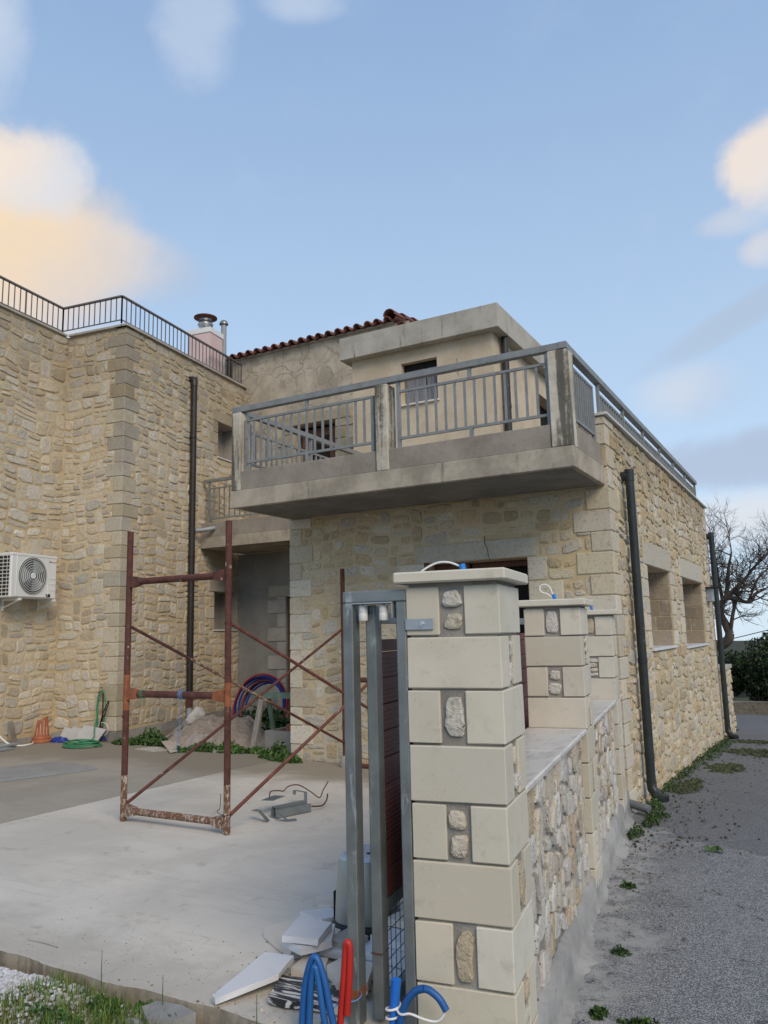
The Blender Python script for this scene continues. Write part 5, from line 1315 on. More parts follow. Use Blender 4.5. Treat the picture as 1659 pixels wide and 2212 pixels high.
def bmesh_ico(s):
    if s not in _ico:
        b = bmesh.new(); bmesh.ops.create_icosphere(b, subdivisions=s, radius=1); b.verts.ensure_lookup_table()
        _ico[s] = ([tuple(v.co) for v in b.verts], [tuple(v.index for v in f.verts) for f in b.faces]); b.free()
    return _ico[s]
M['chunk'] = stone_mat('pale_rubble', .02, .6)
rock('rubble_stone', (-7.62, 8.33, heap_z(-7.62, 8.33) - .02), .14, .13, .12, 4, 'boulder', 'pale round boulder on top of the rubble heap', 'stone', sub=3)
m = MB(); m.slab([(-7.05, 7.26), (-7.02, 7.43), (-7.60, 7.97), (-7.74, 7.81)], lambda x, y: .232 + .05 * (y - 7.26), lambda x, y: .243 + .05 * (y - 7.26)); m.build('beige_tile', M['card'], label='large beige tile lying tilted in front of the rubble heap', cat='tile')
m = MB(); m.slab([(-7.75, 7.36), (-7.40, 7.30), (-7.25, 7.44), (-7.62, 7.60)], COURT_Z + .002, COURT_Z + .016); m.build('grey_tile', M['cornice'], label='flat grey tile piece in front of the green weeds', cat='tile')
ts = thing('trestle', 'timber trestle with green painted top beam and a leaning grey leg', 'trestle', (-6.0, 7.95, .2))
m = MB(); m.bar(XP(-6.34, 7.95, .865), XP(-5.45, 7.95, .885), .06, .07); m.build('beam', M['green_wood'], ts)
m = MB(); m.bar(XP(-6.19, 7.93, .83), XP(-6.27, 7.85, .20), .07, .035, up=(0, 1, 0)); m.build('leg', M['grey_wood'], ts)
m = MB(); m.bar(XP(-6.13, 7.99, .83), XP(-6.17, 8.20, .20), .05, .035, up=(0, 1, 0)); m.build('leg', M['green_wood'], ts)
for y in (7.88, 8.15): m = MB(); m.bar(XP(-5.52, 7.95, .83), XP(-5.50, y, .20), .05, .035, up=(0, 1, 0)); m.build('leg', M['green_wood'], ts)
pb = thing('cement_planter', 'grey cement block trough at the corner of the house under the trestle', 'planter', (-5.85, 8.1, .2))
for a in ((-6.18, -5.42, 7.97, 8.03), (-6.18, -5.42, 8.34, 8.40), (-6.18, -6.12, 8.034, 8.336), (-5.48, -5.42, 8.034, 8.336)):
    m = MB(); m.cbox(XP, a[0], a[1], a[2], a[3], .19, .445, .005); m.build('side_panel', M['block'], pb)
m = MB(); m.box(XP, -6.115, -5.485, 8.04, 8.33, .2, .36); m.build('soil', M['soil'], pb)
hb = MB(); bx0, bx1, bz0, bz1 = -5.865, -5.785, .447, .527
for i in range(3): x = bx0 + (bx1 - bx0 - .008) * i / 2; hb.box(XP, x, x + .008, 8.0, 8.2, bz0, bz1)
for i in range(4):
    z = bz0 + (bz1 - bz0 - .008) * i / 3
    for k in range(2): x = bx0 + .0085 + (bx1 - bx0 - .008) / 2 * k; hb.box(XP, x, x + (bx1 - bx0 - .008) / 2 - .009, 8.001, 8.199, z, z + .008)
hb.build('hollow_brick', M['brick'], label='orange hollow clay brick lying on the cement trough', cat='brick')
m = MB(); m.bar(XP(-6.62, 7.55, .235), XP(-6.2, 7.62, .235), .05, .03); m.build('timber_offcut', M['grey_wood'], label='short weathered timber lying by the weeds under the trestle', cat='timber')
cc = thing('conduit_coil', 'large coil of blue and red conduit standing in the weeds of the recess', 'conduit coil', (-7.33, 9.35, .2))
rc = random.Random(6)
for k, (R_, mat) in enumerate(((.475, 'red_tube'), (.455, 'coil_blue'), (.43, 'coil_blue'), (.445, 'coil_blue'), (.405, 'coil_blue'), (.385, 'orange_tube'), (.41, 'red_tube'), (.365, 'coil_blue'), (.395, 'coil_blue'), (.35, 'coil_blue'))):
    m = MB(); ox, oz, t = rc.uniform(-.015, .015) + (.02 if mat in ('red_tube', 'orange_tube') else 0), rc.uniform(-.012, .012), 9.30 + .017 * k
    m.tube([XP(-7.33 + ox + R_ * 1.02 * math.cos(a), t + .10 * math.sin(a) + .012 * math.sin(3 * a + k), .56 + oz + R_ * math.sin(a)) for a in [i * 2 * math.pi / 40 for i in range(41)]], .0135, 8); m.build('coil_loop', M[mat], cc)

# ------------------------------------------------------------------ steel offcuts on the yard
sg = 'steel offcuts lying on the yard'
def channel(mb, p0, p1, w, h, th=.004):
    p0, p1 = Vector(p0), Vector(p1); t = (p1 - p0).normalized(); x = t.cross(UP).normalized()
    mb.bar(p0, p1, w, th); 
    for s in (-1, 1): mb.bar(p0 + x * s * (w / 2 - th / 2) + UP * h / 2, p1 + x * s * (w / 2 - th / 2) + UP * h / 2, th, h)
Z0 = COURT_Z
m = MB(); channel(m, (-3.83, 5.05, Z0 + .006), (-3.72, 5.36, Z0 + .006), .07, .060); m.build('steel_channel', M['steel_offcut'], label='widest grey steel channel at the bottom of the offcut pile', cat='metal offcut', group=sg)
m = MB(); channel(m, (-3.85, 5.08, Z0 + .075), (-3.74, 5.34, Z0 + .083), .06, -.035); m.build('steel_channel', M['steel_offcut'], label='grey steel channel lying upside down on top of the offcut pile', cat='metal offcut', group=sg)
m = MB(); m.bar((-3.93, 5.10, Z0 + .115), (-3.98, 5.33, Z0 + .105), .10, .003); m.build('steel_plate', M['steel_offcut'], label='thin grey steel plate on the left of the offcut pile', cat='metal offcut', group=sg)
m = MB(); m.bar((-3.87, 4.93, Z0 + .075), (-3.80, 4.95, Z0 + .004), .05, .003); m.bar((-3.87, 4.93, Z0 + .0765), (-3.95, 4.97, Z0 + .07), .05, .003); m.build('bent_bracket', M['steel_offcut'], label='bent grey bracket at the near left end of the offcut pile', cat='metal offcut', group=sg)
m = MB(); m.bar((-3.74, 4.99, Z0 + .055), (-3.68, 5.03, Z0 + .004), .06, .003); m.bar((-3.68, 5.03, Z0 + .004), (-3.64, 5.08, Z0 + .006), .06, .003); m.build('bent_bracket', M['steel_offcut'], label='bent grey bracket at the near right end of the offcut pile', cat='metal offcut', group=sg)
m = MB(); m.bar((-3.88, 5.55, Z0 + .004), (-3.88, 5.55, Z0 + .10), .03, .003, up=(0, 1, 0)); m.bar((-3.88, 5.552, Z0 + .10), (-4.00, 5.56, Z0 + .105), .03, .003); m.bar((-4.0, 5.56, Z0 + .105), (-4.0, 5.56, Z0 + .07), .03, .003, up=(0, 1, 0)); m.build('bent_bracket', M['steel_offcut'], label='upright square bracket standing at the far end of the offcut pile', cat='metal offcut', group=sg)
m = MB(); m.tube(smooth_path([(-3.95, 5.16, Z0 + .12), (-3.955, 5.18, Z0 + .165), (-3.90, 5.21, Z0 + .172), (-3.875, 5.24, Z0 + .165), (-3.87, 5.30, Z0 + .19), (-3.83, 5.38, Z0 + .19), (-3.77, 5.46, Z0 + .13), (-3.71, 5.50, Z0 + .08), (-3.70, 5.54, Z0 + .13), (-3.69, 5.60, Z0 + .19)], 6), .0045, 8); m.build('bent_rebar', M['rust'], label='bent rusty rod arching over the steel offcut pile', cat='rod', group=sg)
m = MB(); m.tube(smooth_path([(-3.72, 5.40, Z0 + .03), (-3.66, 5.46, Z0 + .03), (-3.655, 5.52, Z0 + .06), (-3.67, 5.56, Z0 + .10)], 6), .006, 8); m.build('bent_rebar', M['rust'], label='short rusty rod end at the right of the offcut pile', cat='rod', group=sg)

# ------------------------------------------------------------------ broken marble slabs by the gate
def at(p, z):          # measured at z = .30, slid along its own sight line to height z
    k = (EYE.z - z) / 1.3; return (p[0] * k, p[1] * k)
mg = 'broken marble slabs heaped by the gate'
rng = random.Random(31)
def chip(poly, n=3, j=.006):
    out = []
    for i in range(len(poly)):
        p, q = poly[i], poly[(i + 1) % len(poly)]; out.append(p)
        L = math.dist(p, q); k = max(0, int(L / .07))
        for s in range(1, k): out.append((p[0] + (q[0] - p[0]) * s / k + rng.uniform(-j, j), p[1] + (q[1] - p[1]) * s / k + rng.uniform(-j, j)))
    return out
def mslab(poly, zt, th, mat, label, j=.005, edge=None, tilt=None):
    A = sum(poly[i][0] * poly[(i + 1) % len(poly)][1] - poly[(i + 1) % len(poly)][0] * poly[i][1] for i in range(len(poly)))
    if A < 0: poly = poly[::-1]
    poly = chip(poly, j=j); f = (lambda x, y: zt + tilt[0] * (x - poly[0][0]) + tilt[1] * (y - poly[0][1])) if tilt else (lambda x, y: zt)
    t = MB(); t.slab(poly, lambda x, y: f(x, y) - th, f, jag=.004)
    return t.build('marble_slab', M[mat], label=label, cat='marble slab', group=mg)
A1, A2, A3, A4, A5 = (-2.1, 2.397), (-2.182, 2.819), (-2.05, 2.84), (-1.991, 2.66), (-2.07, 2.38)
pts = [at(A1, .25), at(A2, .285), at(A3, .30), at(A4, .285), at(A5, .25)]
mslab(pts, .252, .022, 'marble', 'long pointed white marble slab at the left front of the heap', .003, tilt=(.10, .085))
mslab([at((-1.907, 2.481), .255), at((-1.979, 2.66), .255), at((-1.732, 2.678), .255), at((-1.60, 2.60), .255), at((-1.636, 2.52), .255)], .255, .026, 'marble_black', 'black veined marble slab at the front of the heap', .012)
mslab([at((-2.352, 3.029), .27), at((-2.272, 3.168), .27), at((-2.02, 3.16), .27), at((-2.0, 2.99), .27), at((-2.098, 2.888), .27)], .27, .046, 'marble_cream', 'cream marble slab with rough brown broken edge at the left of the heap', .012)
mslab([at((-2.000, 2.95), .275), at((-1.969, 3.099), .275), at((-1.72, 3.08), .275), at((-1.78, 2.93), .275), at((-1.878, 2.945), .275)], .275, .035, 'marble', 'flat white marble slab in the middle of the heap behind the red conduit', .010)
mslab([at((-1.981, 2.727), .262), at((-2.002, 2.85), .262), at((-1.90, 2.87), .262), at((-1.83, 2.745), .262)], .262, .032, 'marble_cream', 'small cream marble slab in front of the white stack', .008)
mslab([at((-1.867, 2.808), .285), at((-1.85, 2.909), .285), at((-1.70, 2.885), .285), at((-1.638, 2.736), .285), at((-1.75, 2.70), .285)], .285, .040, 'marble_cream', 'pinkish marble slab lying behind the gate post', .010)
mslab([at((-2.20, 2.965), .318), at((-2.06, 2.905), .318), at((-1.99, 3.03), .318), at((-2.08, 3.20), .318), at((-2.25, 3.18), .318)], .318, .030, 'marble', 'lower slab of the white marble stack on the heap', .004)
mslab([at((-2.217, 2.981), .350), at((-2.285, 3.206), .350), at((-2.106, 3.212), .350), at((-2.047, 3.016), .350)], .350, .026, 'marble', 'topmost square white marble slab of the stack', .0015)
mslab([at((-2.02, 3.04), .30), at((-2.0, 3.20), .30), at((-1.87, 3.14), .30), at((-1.93, 3.02), .30)], .30, .026, 'cornice', 'grey marble slab wedged under the motor side of the heap', .006)
mslab([(-2.40, 3.66), (-2.44, 3.58), (-2.36, 3.48), (-2.18, 3.55), (-2.15, 3.72)], .262, .04, 'marble_cream', 'cream broken slab lying beyond the gate motor', .012)
mslab([(-2.25, 3.35), (-2.42, 3.40), (-2.31, 3.50), (-2.16, 3.46)], .25, .028, 'marble', 'thin white marble slab poking out left of the gate motor', .006)
for i, (x, y, zt, mat, lab) in enumerate(((-1.66, 3.02, .262, 'marble', 'lowest white slab seen between the gate posts'), (-1.64, 3.10, .295, 'marble', 'second slab up of the white slabs seen between the gate posts'), (-1.63, 3.19, .327, 'marble', 'third slab up of the white slabs seen between the gate posts'), (-1.62, 3.30, .362, 'marble_cream', 'cream slab on top of the slabs seen between the gate posts'))):
    mslab([(x - .20, y - .10), (x + .10, y - .13), (x + .15, y + .12), (x - .16, y + .16)], zt, .030, mat, lab, .012)
for i, (x, y) in enumerate(((-1.50, 2.72), (-1.44, 2.78))): rock('marble_chip', (x, y, COURT_Z), .02, .018, .014, 40 + i, 'chalk', ('small white marble chip nearest to the wire mesh of the gate', 'second small white marble chip, nearer the stone pillar')[i], 'stone', 'marble chips')

# ------------------------------------------------------------------ conduits in the foreground
bl = thing('blue_conduit', 'blue corrugated conduit bent over in two tall loops in front of the gate post', 'conduit', WP(-.68, -.45, .1))
ribbed([WP(-.745, -.45, .08), WP(-.738, -.45, .257), WP(-.722, -.45, .40), WP(-.688, -.45, .481), WP(-.652, -.452, .42), WP(-.627, -.455, .32), WP(-.612, -.455, .25), WP(-.600, -.455, .08)], .0122).build('conduit_loop', M['blue_tube'], bl)
ribbed([WP(-.712, -.452, .08), WP(-.709, -.452, .261), WP(-.700, -.454, .39), WP(-.683, -.456, .452), WP(-.668, -.458, .40), WP(-.650, -.46, .30), WP(-.640, -.46, .24), WP(-.632, -.46, .08)], .0118, col=(1.15, 1.1, 1)).build('conduit_loop', M['blue_tube'], bl)
rd = thing('red_conduit', 'red corrugated conduit folded over beside the left gate post', 'conduit', WP(-.585, -.45, .1))
ribbed([WP(-.612, -.44, .08), WP(-.596, -.44, .277), WP(-.580, -.44, .43), WP(-.571, -.44, .525), WP(-.5615, -.44, .538), WP(-.5565, -.44, .51), WP(-.5605, -.44, .42), WP(-.571, -.44, .305)], .0118).build('conduit_loop', M['red_tube'], rd)
bs = thing('blue_conduit_stub', 'bright blue corrugated conduit stub with white cable tied round it', 'conduit', WP(-.40, -.43, .1))
ribbed([WP(-.405, -.43, .08), WP(-.404, -.43, .25), WP(-.398, -.43, .36), WP(-.390, -.43, .437)], .0165, pitch=.006, col=(1, 1.5, 1.75)).build('conduit_end', M['blue_tube'], bs)
m = MB(); wl = [WP(-.404 + .024 * math.cos(i * .8), -.43 + .024 * math.sin(i * .8), .300 + .0035 * i) for i in range(19)] + [WP(-.37, -.46, .345), WP(-.33, -.465, .352), WP(-.285, -.46, .340), WP(-.245, -.452, .335), WP(-.222, -.45, .352), WP(-.215, -.45, .378)]
m.tube(smooth_path(wl, 5), .0042, 7); m.build('white_cable', M['cable_white'], bs)
kb = thing('kinked_conduit', 'blue corrugated conduit kinked over in front of the nearest pillar', 'conduit', WP(-.28, -.45, .1))
ribbed([WP(-.385, -.45, .08), WP(-.378, -.45, .27), WP(-.355, -.45, .365), WP(-.318, -.45, .415), WP(-.283, -.45, .430)], .0122, col=(.85, .95, .95)).build('conduit_run', M['blue_tube'], kb)
ribbed([WP(-.283, -.45, .430), WP(-.262, -.45, .425), WP(-.232, -.45, .405), WP(-.209, -.45, .372)], .0122, col=(.85, .95, .95)).build('conduit_run', M['blue_tube'], kb)
m = MB(); wl = [WP(-.585 + .035 * math.cos(i * .7 + 3), -.375 + .05 * math.sin(i * .7 + 3), .338 + .002 * math.sin(i)) for i in range(10)] + [WP(-.61, -.43, .332), WP(-.625, -.445, .318), WP(-.622, -.45, .335), WP(-.632, -.45, .325), WP(-.645, -.46, .312), WP(-.67, -.47, .296)]
m.tube(smooth_path(wl, 5), .0026, 6); m.build('tie_wire', M['cable_blue'], label='pale blue wire tying the conduits to the left gate post', cat='wire')

# ------------------------------------------------------------------ far surroundings
fw = MB(); n = 26
for i in range(n):
    x0, x1 = -14 + 24 * i / n, -14 + 24 * (i + 1) / n; yb = lambda x: 21.0 + .02 * (x + 2) ** 2
    zb = lambda x: road_z(x, 21) - .15
    fw.hexa([XP(x0, yb(x0), zb(x0)), XP(x1, yb(x1), zb(x1)), XP(x1, yb(x1) + .4, zb(x1)), XP(x0, yb(x0) + .4, zb(x0)), XP(x0, yb(x0) + .03, -.24 + random.uniform(-.03, .03)), XP(x1, yb(x1) + .03, -.24 + random.uniform(-.03, .03)), XP(x1, yb(x1) + .35, -.24), XP(x0, yb(x0) + .35, -.24)])
fw.build('roadside_wall', M['far_wall'], label='low old stone wall across the bend of the lane', cat='wall')
ew = thing('end_wall', 'short rubble end wall with concrete coping beyond the house corner', 'wall', (-1.85, 15.8, -.4))
m = MB(); m.box(XP, -2.1, -1.69, 15.1, 16.3, -1.0, .80); m.build('wall_core', M['mortar_house'], ew)
m = MB(); m.cbox(XP, -2.14, -1.655, 15.05, 16.34, .80, .87, .006); m.build('coping', M['cornice'], ew)
rb = Rubble(); rb.face(lambda u, z, h: XP(-1.69 + h, u, z), 15.1, 16.3, -.6, .79, .34, .24, 71, PAL_SIDE, hr=(.01, .04)); rb.face(lambda u, z, h: XP(u, 15.1 - h, z), -2.1, -1.69, -.6, .79, .34, .24, 72, PAL_SIDE, hr=(.01, .03)); rb.build(ew, M['stone_side'])

def leaves(mb, rng, cen, n, size, spread, up=.3, col=None, elong=1.6, shade=None):
    for _ in range(n):
        p = spread(rng)
        d = Vector((rng.gauss(0, 1), rng.gauss(0, 1), rng.gauss(0, 1) + up)); d = d.normalized() if d.length > .01 else Vector((0, 0, 1))
        s = d.cross(Vector((rng.gauss(0, 1), rng.gauss(0, 1), rng.gauss(0, 1)))).normalized(); L = size * rng.uniform(.6, 1.4); W = L / elong / 2
        c = Vector(cen) + p; k = rng.uniform(.6, 1.5); base = col or (1, 1, 1)
        cc = (base[0] * k * rng.uniform(.85, 1.2), base[1] * k, base[2] * k * rng.uniform(.8, 1.1))
        mb.add([c - d * L * .5, c + s * W, c + d * L * .5, c - s * W], [(0, 1, 2, 3)], cc)
def bush(name, cx, cy, zb, rx, ry, h, n, seed, label, cat, group=None, col=None, lobes=9, leaf=.11, mat='leaf_dark'):
    rng = random.Random(seed); t = thing(name, label, cat, (cx, cy, zb), group)
    L = [(rng.uniform(-.7, .7) * rx, rng.uniform(-.7, .7) * ry, rng.uniform(.30, .95) * h, rng.uniform(.28, .5)) for _ in range(lobes)]
    def sp(r):
        a = r.choice(L); v = Vector((r.gauss(0, 1), r.gauss(0, 1), r.gauss(0, 1))).normalized() * (r.random() ** .35) * a[3]
        z = a[2] + v.z * h * .5
        return Vector((a[0] + v.x * rx, a[1] + v.y * ry, max(.02, z)))
    mb = MB(); leaves(mb, rng, (cx, cy, zb), n, leaf, sp, .2, col); mb.build('crown', M[mat], t)
    m = MB()
    for a in L: m.tube(smooth_path([(cx, cy, zb - .1), (cx + a[0] * .4, cy + a[1] * .4, zb + a[2] * .5), (cx + a[0], cy + a[1], zb + a[2])], 4), [.03 - .002 * i for i in range(9)], 5)
    m.build('stem', M['bark'], t); return t
hg = 'dark bushes behind the roadside wall'
for i, (cx, cy, rx, h, lab) in enumerate(((-4.2, 23.2, 1.0, 1.5, 'low dark bush partly hidden behind the house corner'), (-2.6, 23.0, .9, 1.5, 'low dark olive bush just right of the end wall'), (-1.75, 22.7, .75, 1.85, 'middle dark bush behind the roadside wall'), (-.95, 22.5, .9, 2.1, 'tallest dark bush at the right edge, in front of the wooden pole'), (.7, 22.9, 1.0, 2.0, 'dark bush beyond the right edge'))):
    bush('bush', cx, cy, -.75, rx, .8, h, 5200, 90 + i, lab, 'bush', hg, (.85, 1, .8) if i % 2 else (1.1, 1.0, .75), leaf=.085)
for i, (x, y, s, lab) in enumerate(((-4.0, 38, 1.6, 'distant grey-green olive tree seen just right of the end wall'), (-2.2, 36, 1.5, 'distant olive tree showing over the middle dark bush'), (3.5, 40, 2.2, 'distant olive tree right of the wooden pole'))):
    bush('olive_tree', x, y, terrain_z(x, y) - .1, 1.9, 1.6, s, 2600, 120 + i, lab, 'tree', 'olive trees on the slope', (1.2, 1.15, 1.0), leaf=.2)
# bare tree
tree = thing('bare_tree', 'leafless gnarled tree with dense thin twigs behind the far corner of the house', 'tree', (-3.0, 19.2, -.8))
rng = random.Random(44); tips = []; mt = MB(); mb_ = MB(); mtw = MB()
trunk = smooth_path([(-3.1, 19.3, -.9), (-2.95, 19.25, .2), (-2.75, 19.2, .9), (-2.37, 19.1, 1.12), (-2.10, 19.0, 1.17), (-1.94, 18.95, 1.28), (-1.90, 18.95, 1.42)], 6)
mt.tube(trunk, [.17 - .0022 * i for i in range(len(trunk))], 10)
def limb(mb, a, pts, r0, r1, n=8): 
    q = smooth_path([a] + pts, 6); mb.tube(q, [r0 + (r1 - r0) * i / (len(q) - 1) for i in range(len(q))], n); return q
limbs = []
limbs.append(limb(mt, (-1.90, 18.95, 1.40), [(-1.97, 18.95, 1.62), (-2.05, 18.9, 1.85), (-2.02, 18.9, 2.05), (-1.86, 18.9, 2.22)], .095, .06))
limbs.append(limb(mt, (-1.90, 18.95, 1.38), [(-1.84, 18.9, 1.65), (-1.78, 18.9, 1.9), (-1.70, 18.9, 2.15), (-1.62, 18.9, 2.45)], .05, .03))
limbs.append(limb(mt, (-2.03, 18.9, 2.0), [(-2.2, 18.8, 2.15), (-2.3, 18.7, 2.4), (-2.3, 18.7, 2.75)], .055, .03))
limbs.append(limb(mt, (-1.88, 18.9, 2.2), [(-1.66, 18.85, 2.12), (-1.42, 18.8, 2.08), (-1.30, 18.8, 2.25), (-1.1, 18.8, 2.35)], .05, .025))
limbs.append(limb(mt, (-1.90, 18.9, 2.2), [(-1.85, 18.9, 2.5), (-1.80, 18.9, 2.85), (-1.72, 18.9, 3.15)], .06, .02))
limbs.append(limb(mt, (-1.86, 18.9, 2.25), [(-1.55, 19.1, 2.55), (-1.3, 19.2, 2.85), (-1.1, 19.3, 3.05)], .045, .016))
limbs.append(limb(mt, (-1.98, 18.9, 2.1), [(-2.05, 19.2, 2.5), (-2.1, 19.3, 2.9), (-2.12, 19.4, 3.1)], .045, .016))
limbs.append(limb(mt, (-1.45, 18.8, 2.1), [(-1.2, 18.7, 2.6), (-.95, 18.7, 2.8)], .03, .012))
mt.build('trunk', M['bark'], tree)
def grow(p, d, L, r, depth):
    pts = [p]; q = p.copy(); dd = d.copy()
    for _ in range(4):
        dd = (dd + Vector((rng.gauss(0, .16), rng.gauss(0, .16), rng.gauss(.03, .14)))).normalized(); q = q + dd * L / 4; pts.append(q.copy())
    (mb_ if depth < 2 else mtw).tube(pts, [r * (1 - .16 * i) for i in range(5)], 5 if depth < 2 else 3, cap=False)
    if depth >= 3: return
    for _ in range(6 if depth < 2 else 5):
        k = rng.choice((1, 2, 3, 4, 4)); nd = (dd + Vector((rng.gauss(0, .62), rng.gauss(0, .62), rng.gauss(.12, .5)))).normalized()
        grow(pts[k].copy(), nd, L * rng.uniform(.55, .85), r * .52, depth + 1)
for q in limbs:
    for k in range(int(len(q) * .3), len(q), 2):
        d = Vector((rng.gauss(0, .8), rng.gauss(0, .8), rng.gauss(.55, .5))).normalized()
        grow(Vector(q[k]), d, rng.uniform(.30, .55), .017, 1)
    grow(Vector(q[-1]), (q[-1] - q[-3]).normalized(), .6, .017, 0)
mb_.build('branch', M['bark'], tree); mtw.build('twigs', M['bark'], tree, kind='stuff')
# pole and wire
tp = thing('utility_pole', 'weathered wooden pole rising behind the tallest bush at the right edge', 'pole', (-1.5, 25, -1))
m = MB(); m.tube([XP(-1.32, 24, -1.2), XP(-1.36, 24, 1.72)], .065, 10); m.build('shaft', M['pole'], tp)
m = MB(); m.tube(smooth_path([XP(-1.36, 23.95, 1.45), XP(-3.5, 23.3, 1.05), XP(-6.5, 22, 1.2)], 8), .012, 5); m.build('cable', M['wire'], tp)
m = MB(); m.tube([XP(-.92, 22.0, -.3), XP(-1.0, 22.0, .62)], .035, 8); m.build('fence_post', M['black'], label='thin dark post standing in front of the dark bushes', cat='post')

# ------------------------------------------------------------------ weeds, grass, gravel, litter
def weeds(label, spots, size, seed, mat='leaf', col=None, name='weeds', up=.5, elong=1.5):
    rng = random.Random(seed); mb = MB()
    for (x, y, z, rx, ry, h, n) in spots:
        def sp(r, rx=rx, ry=ry, h=h):
            a = r.uniform(0, 6.283); q = r.random() ** .6; k = h * (1 - q * q * .75) * (.6 + .4 * math.sin(a * 3 + x) * math.sin(a * 5 + y))
            return Vector((rx * q * math.cos(a), ry * q * math.sin(a), abs(k) * r.random() ** .7))
        leaves(mb, rng, (x, y, z), n, size, sp, up, col, elong)
    return mb.build(name, M[mat], label=label, kind='stuff', cat='weeds')
weeds('green weeds at the foot of the stone wing wall behind the scaffold', [(-8.28, 7.70, .22, .22, .10, .13, 420), (-7.98, 7.86, .22, .30, .14, .24, 900), (-7.62, 8.02, .22, .15, .10, .10, 250), (-8.12, 8.70, .22, .16, .14, .24, 320), (-7.95, 8.52, .22, .14, .12, .14, 200), (-7.05, 7.42, .22, .10, .05, .07, 120)], .05, 1, col=(.9, .9, .8))
weeds('low green weeds along the yard edge in front of the rubble heap', [(-6.80, 7.60, .22, .32, .09, .13, 800), (-6.42, 7.62, .22, .25, .10, .17, 600), (-6.10, 7.72, .22, .25, .08, .08, 250)], .045, 2, col=(1.15, 1.1, .9))
weeds('dense dark weeds filling the recess behind the rubble heap', [(-6.9, 8.9, .2, .42, .35, .58, 2600), (-7.25, 9.05, .2, .35, .25, .50, 1500), (-6.5, 8.7, .2, .40, .3, .45, 2000), (-6.1, 8.75, .2, .3, .2, .4, 900)], .06, 3, col=(.62, .72, .55))
weeds('bright green weeds at the front left corner of the house', [(-5.50, 7.36, .22, .13, .09, .26, 520), (-5.30, 7.28, .22, .16, .06, .12, 380), (-5.70, 7.45, .22, .14, .09, .12, 300)], .05, 4, col=(1.1, 1.1, .9))
sp = []
rg = random.Random(5)
for i in range(46):
    y = 7.62 + 7.2 * (i / 45) ** 1.0; sp.append((X_RIGHT + rg.uniform(.06, .16), y, road_z(0, y) - .01, rg.uniform(.05, .13), rg.uniform(.08, .16), rg.uniform(.04, .13), int(rg.uniform(40, 130))))
for (x, y, rx, ry, h, n) in ((-1.42, 6.95, .07, .14, .10, 260), (-1.46, 6.55, .06, .16, .10, 260), (-1.42, 7.25, .10, .12, .09, 240), (-1.5, 7.6, .08, .1, .09, 200), (-1.24, 5.25, .05, .05, .05, 100), (-1.05, 4.2, .05, .04, .05, 90), (-.985, 3.52, .035, .05, .06, 120), (-.80, 3.50, .11, .035, .05, 260)): sp.append((x, y, road_z(x, y), rx, ry, h, n))
weeds('green weeds growing along the lane edge at the foot of the walls', sp, .024, 6, col=(.72, .70, .55))
ms = MB(); rg = random.Random(15)
for (cx, cy, rx, ry, n) in ((-1.25, 10.6, .22, .5, 120), (-1.1, 12.6, .40, .35, 130), (-.85, 12.2, .35, .2, 60), (-1.2, 14.0, .35, .3, 90), (-1.42, 9.0, .12, .5, 90)):
    for _ in range(n):
        a = rg.uniform(0, 6.28); q = rg.random() ** .6; x, y = cx + rx * q * math.cos(a), cy + ry * q * math.sin(a); s_ = rg.uniform(.015, .05); k = rg.uniform(.5, 1.4)
        z = road_z(x, y) + .006; ms.add([(x - s_, y, z), (x, y - s_, z), (x + s_, y, z), (x, y + s_, z), (x, y, z + s_ * .5)], [(0, 1, 4), (1, 2, 4), (2, 3, 4), (3, 0, 4)], (k, k * rg.uniform(.8, 1.1), k))
ms.build('moss', M['moss'], label='flat moss patches spreading from the house wall onto the lane', kind='stuff', cat='moss')
def pebbles(mb, rng, n, spot, size, cols):
    V, F = bmesh_ico(1)
    for _ in range(n):
        x, y, z = spot(rng); s_ = rng.uniform(*size); e = (rng.uniform(.7, 1.3), rng.uniform(.7, 1.3), rng.uniform(.5, .9)); k = rng.uniform(.7, 1.15); c = rng.choice(cols); a = rng.uniform(0, 6.28); ca, sa = math.cos(a), math.sin(a)
        mb.add([(x + s_ * (v[0] * e[0] * ca - v[1] * e[1] * sa) * (1 + .2 * math.sin(5 * v[2] + a)), y + s_ * (v[0] * e[0] * sa + v[1] * e[1] * ca), z + s_ * v[2] * e[2]) for v in V], F, (c[0] * k, c[1] * k, c[2] * k))
rg = random.Random(16); mb = MB()
def gspot(r):
    x = r.uniform(-3.9, -1.62); y = YARD_EDGE - .03 - abs(r.gauss(0, .32)); return x, y, strip_z(x, y) + .004
def gdense(r):
    x = r.gauss(-3.2, .2); y = YARD_EDGE - .05 - abs(r.gauss(0, .18)); return x, y, strip_z(x, y) + .012
pebbles(mb, rg, 2200, gspot, (.006, .014), [(.9, .9, .92), (.8, .75, .66), (.6, .56, .5), (.45, .4, .33)])
pebbles(mb, rg, 1000, gdense, (.006, .013), [(1, 1, 1.04), (.9, .9, .95), (.75, .73, .70)])
mb.build('gravel', M['pebble'], label='white gravel in the strip in front of the yard slab', kind='stuff', cat='gravel')
mb = MB(); rg = random.Random(17)
def blade(mb, rng, x, y, z, h, w, col):
    a = rng.uniform(0, 6.28); lean = h * rng.uniform(.05, .7); dx, dy = math.cos(a), math.sin(a); px, py = -dy * w, dx * w
    p1 = (x + dx * lean * .35, y + dy * lean * .35, z + h * .6); p2 = (x + dx * lean, y + dy * lean, z + h)
    mb.add([(x - px, y - py, z), (x + px, y + py, z), (p1[0] + px * .7, p1[1] + py * .7, p1[2]), (p1[0] - px * .7, p1[1] - py * .7, p1[2]), p2], [(0, 1, 2, 3), (3, 2, 4)], col)
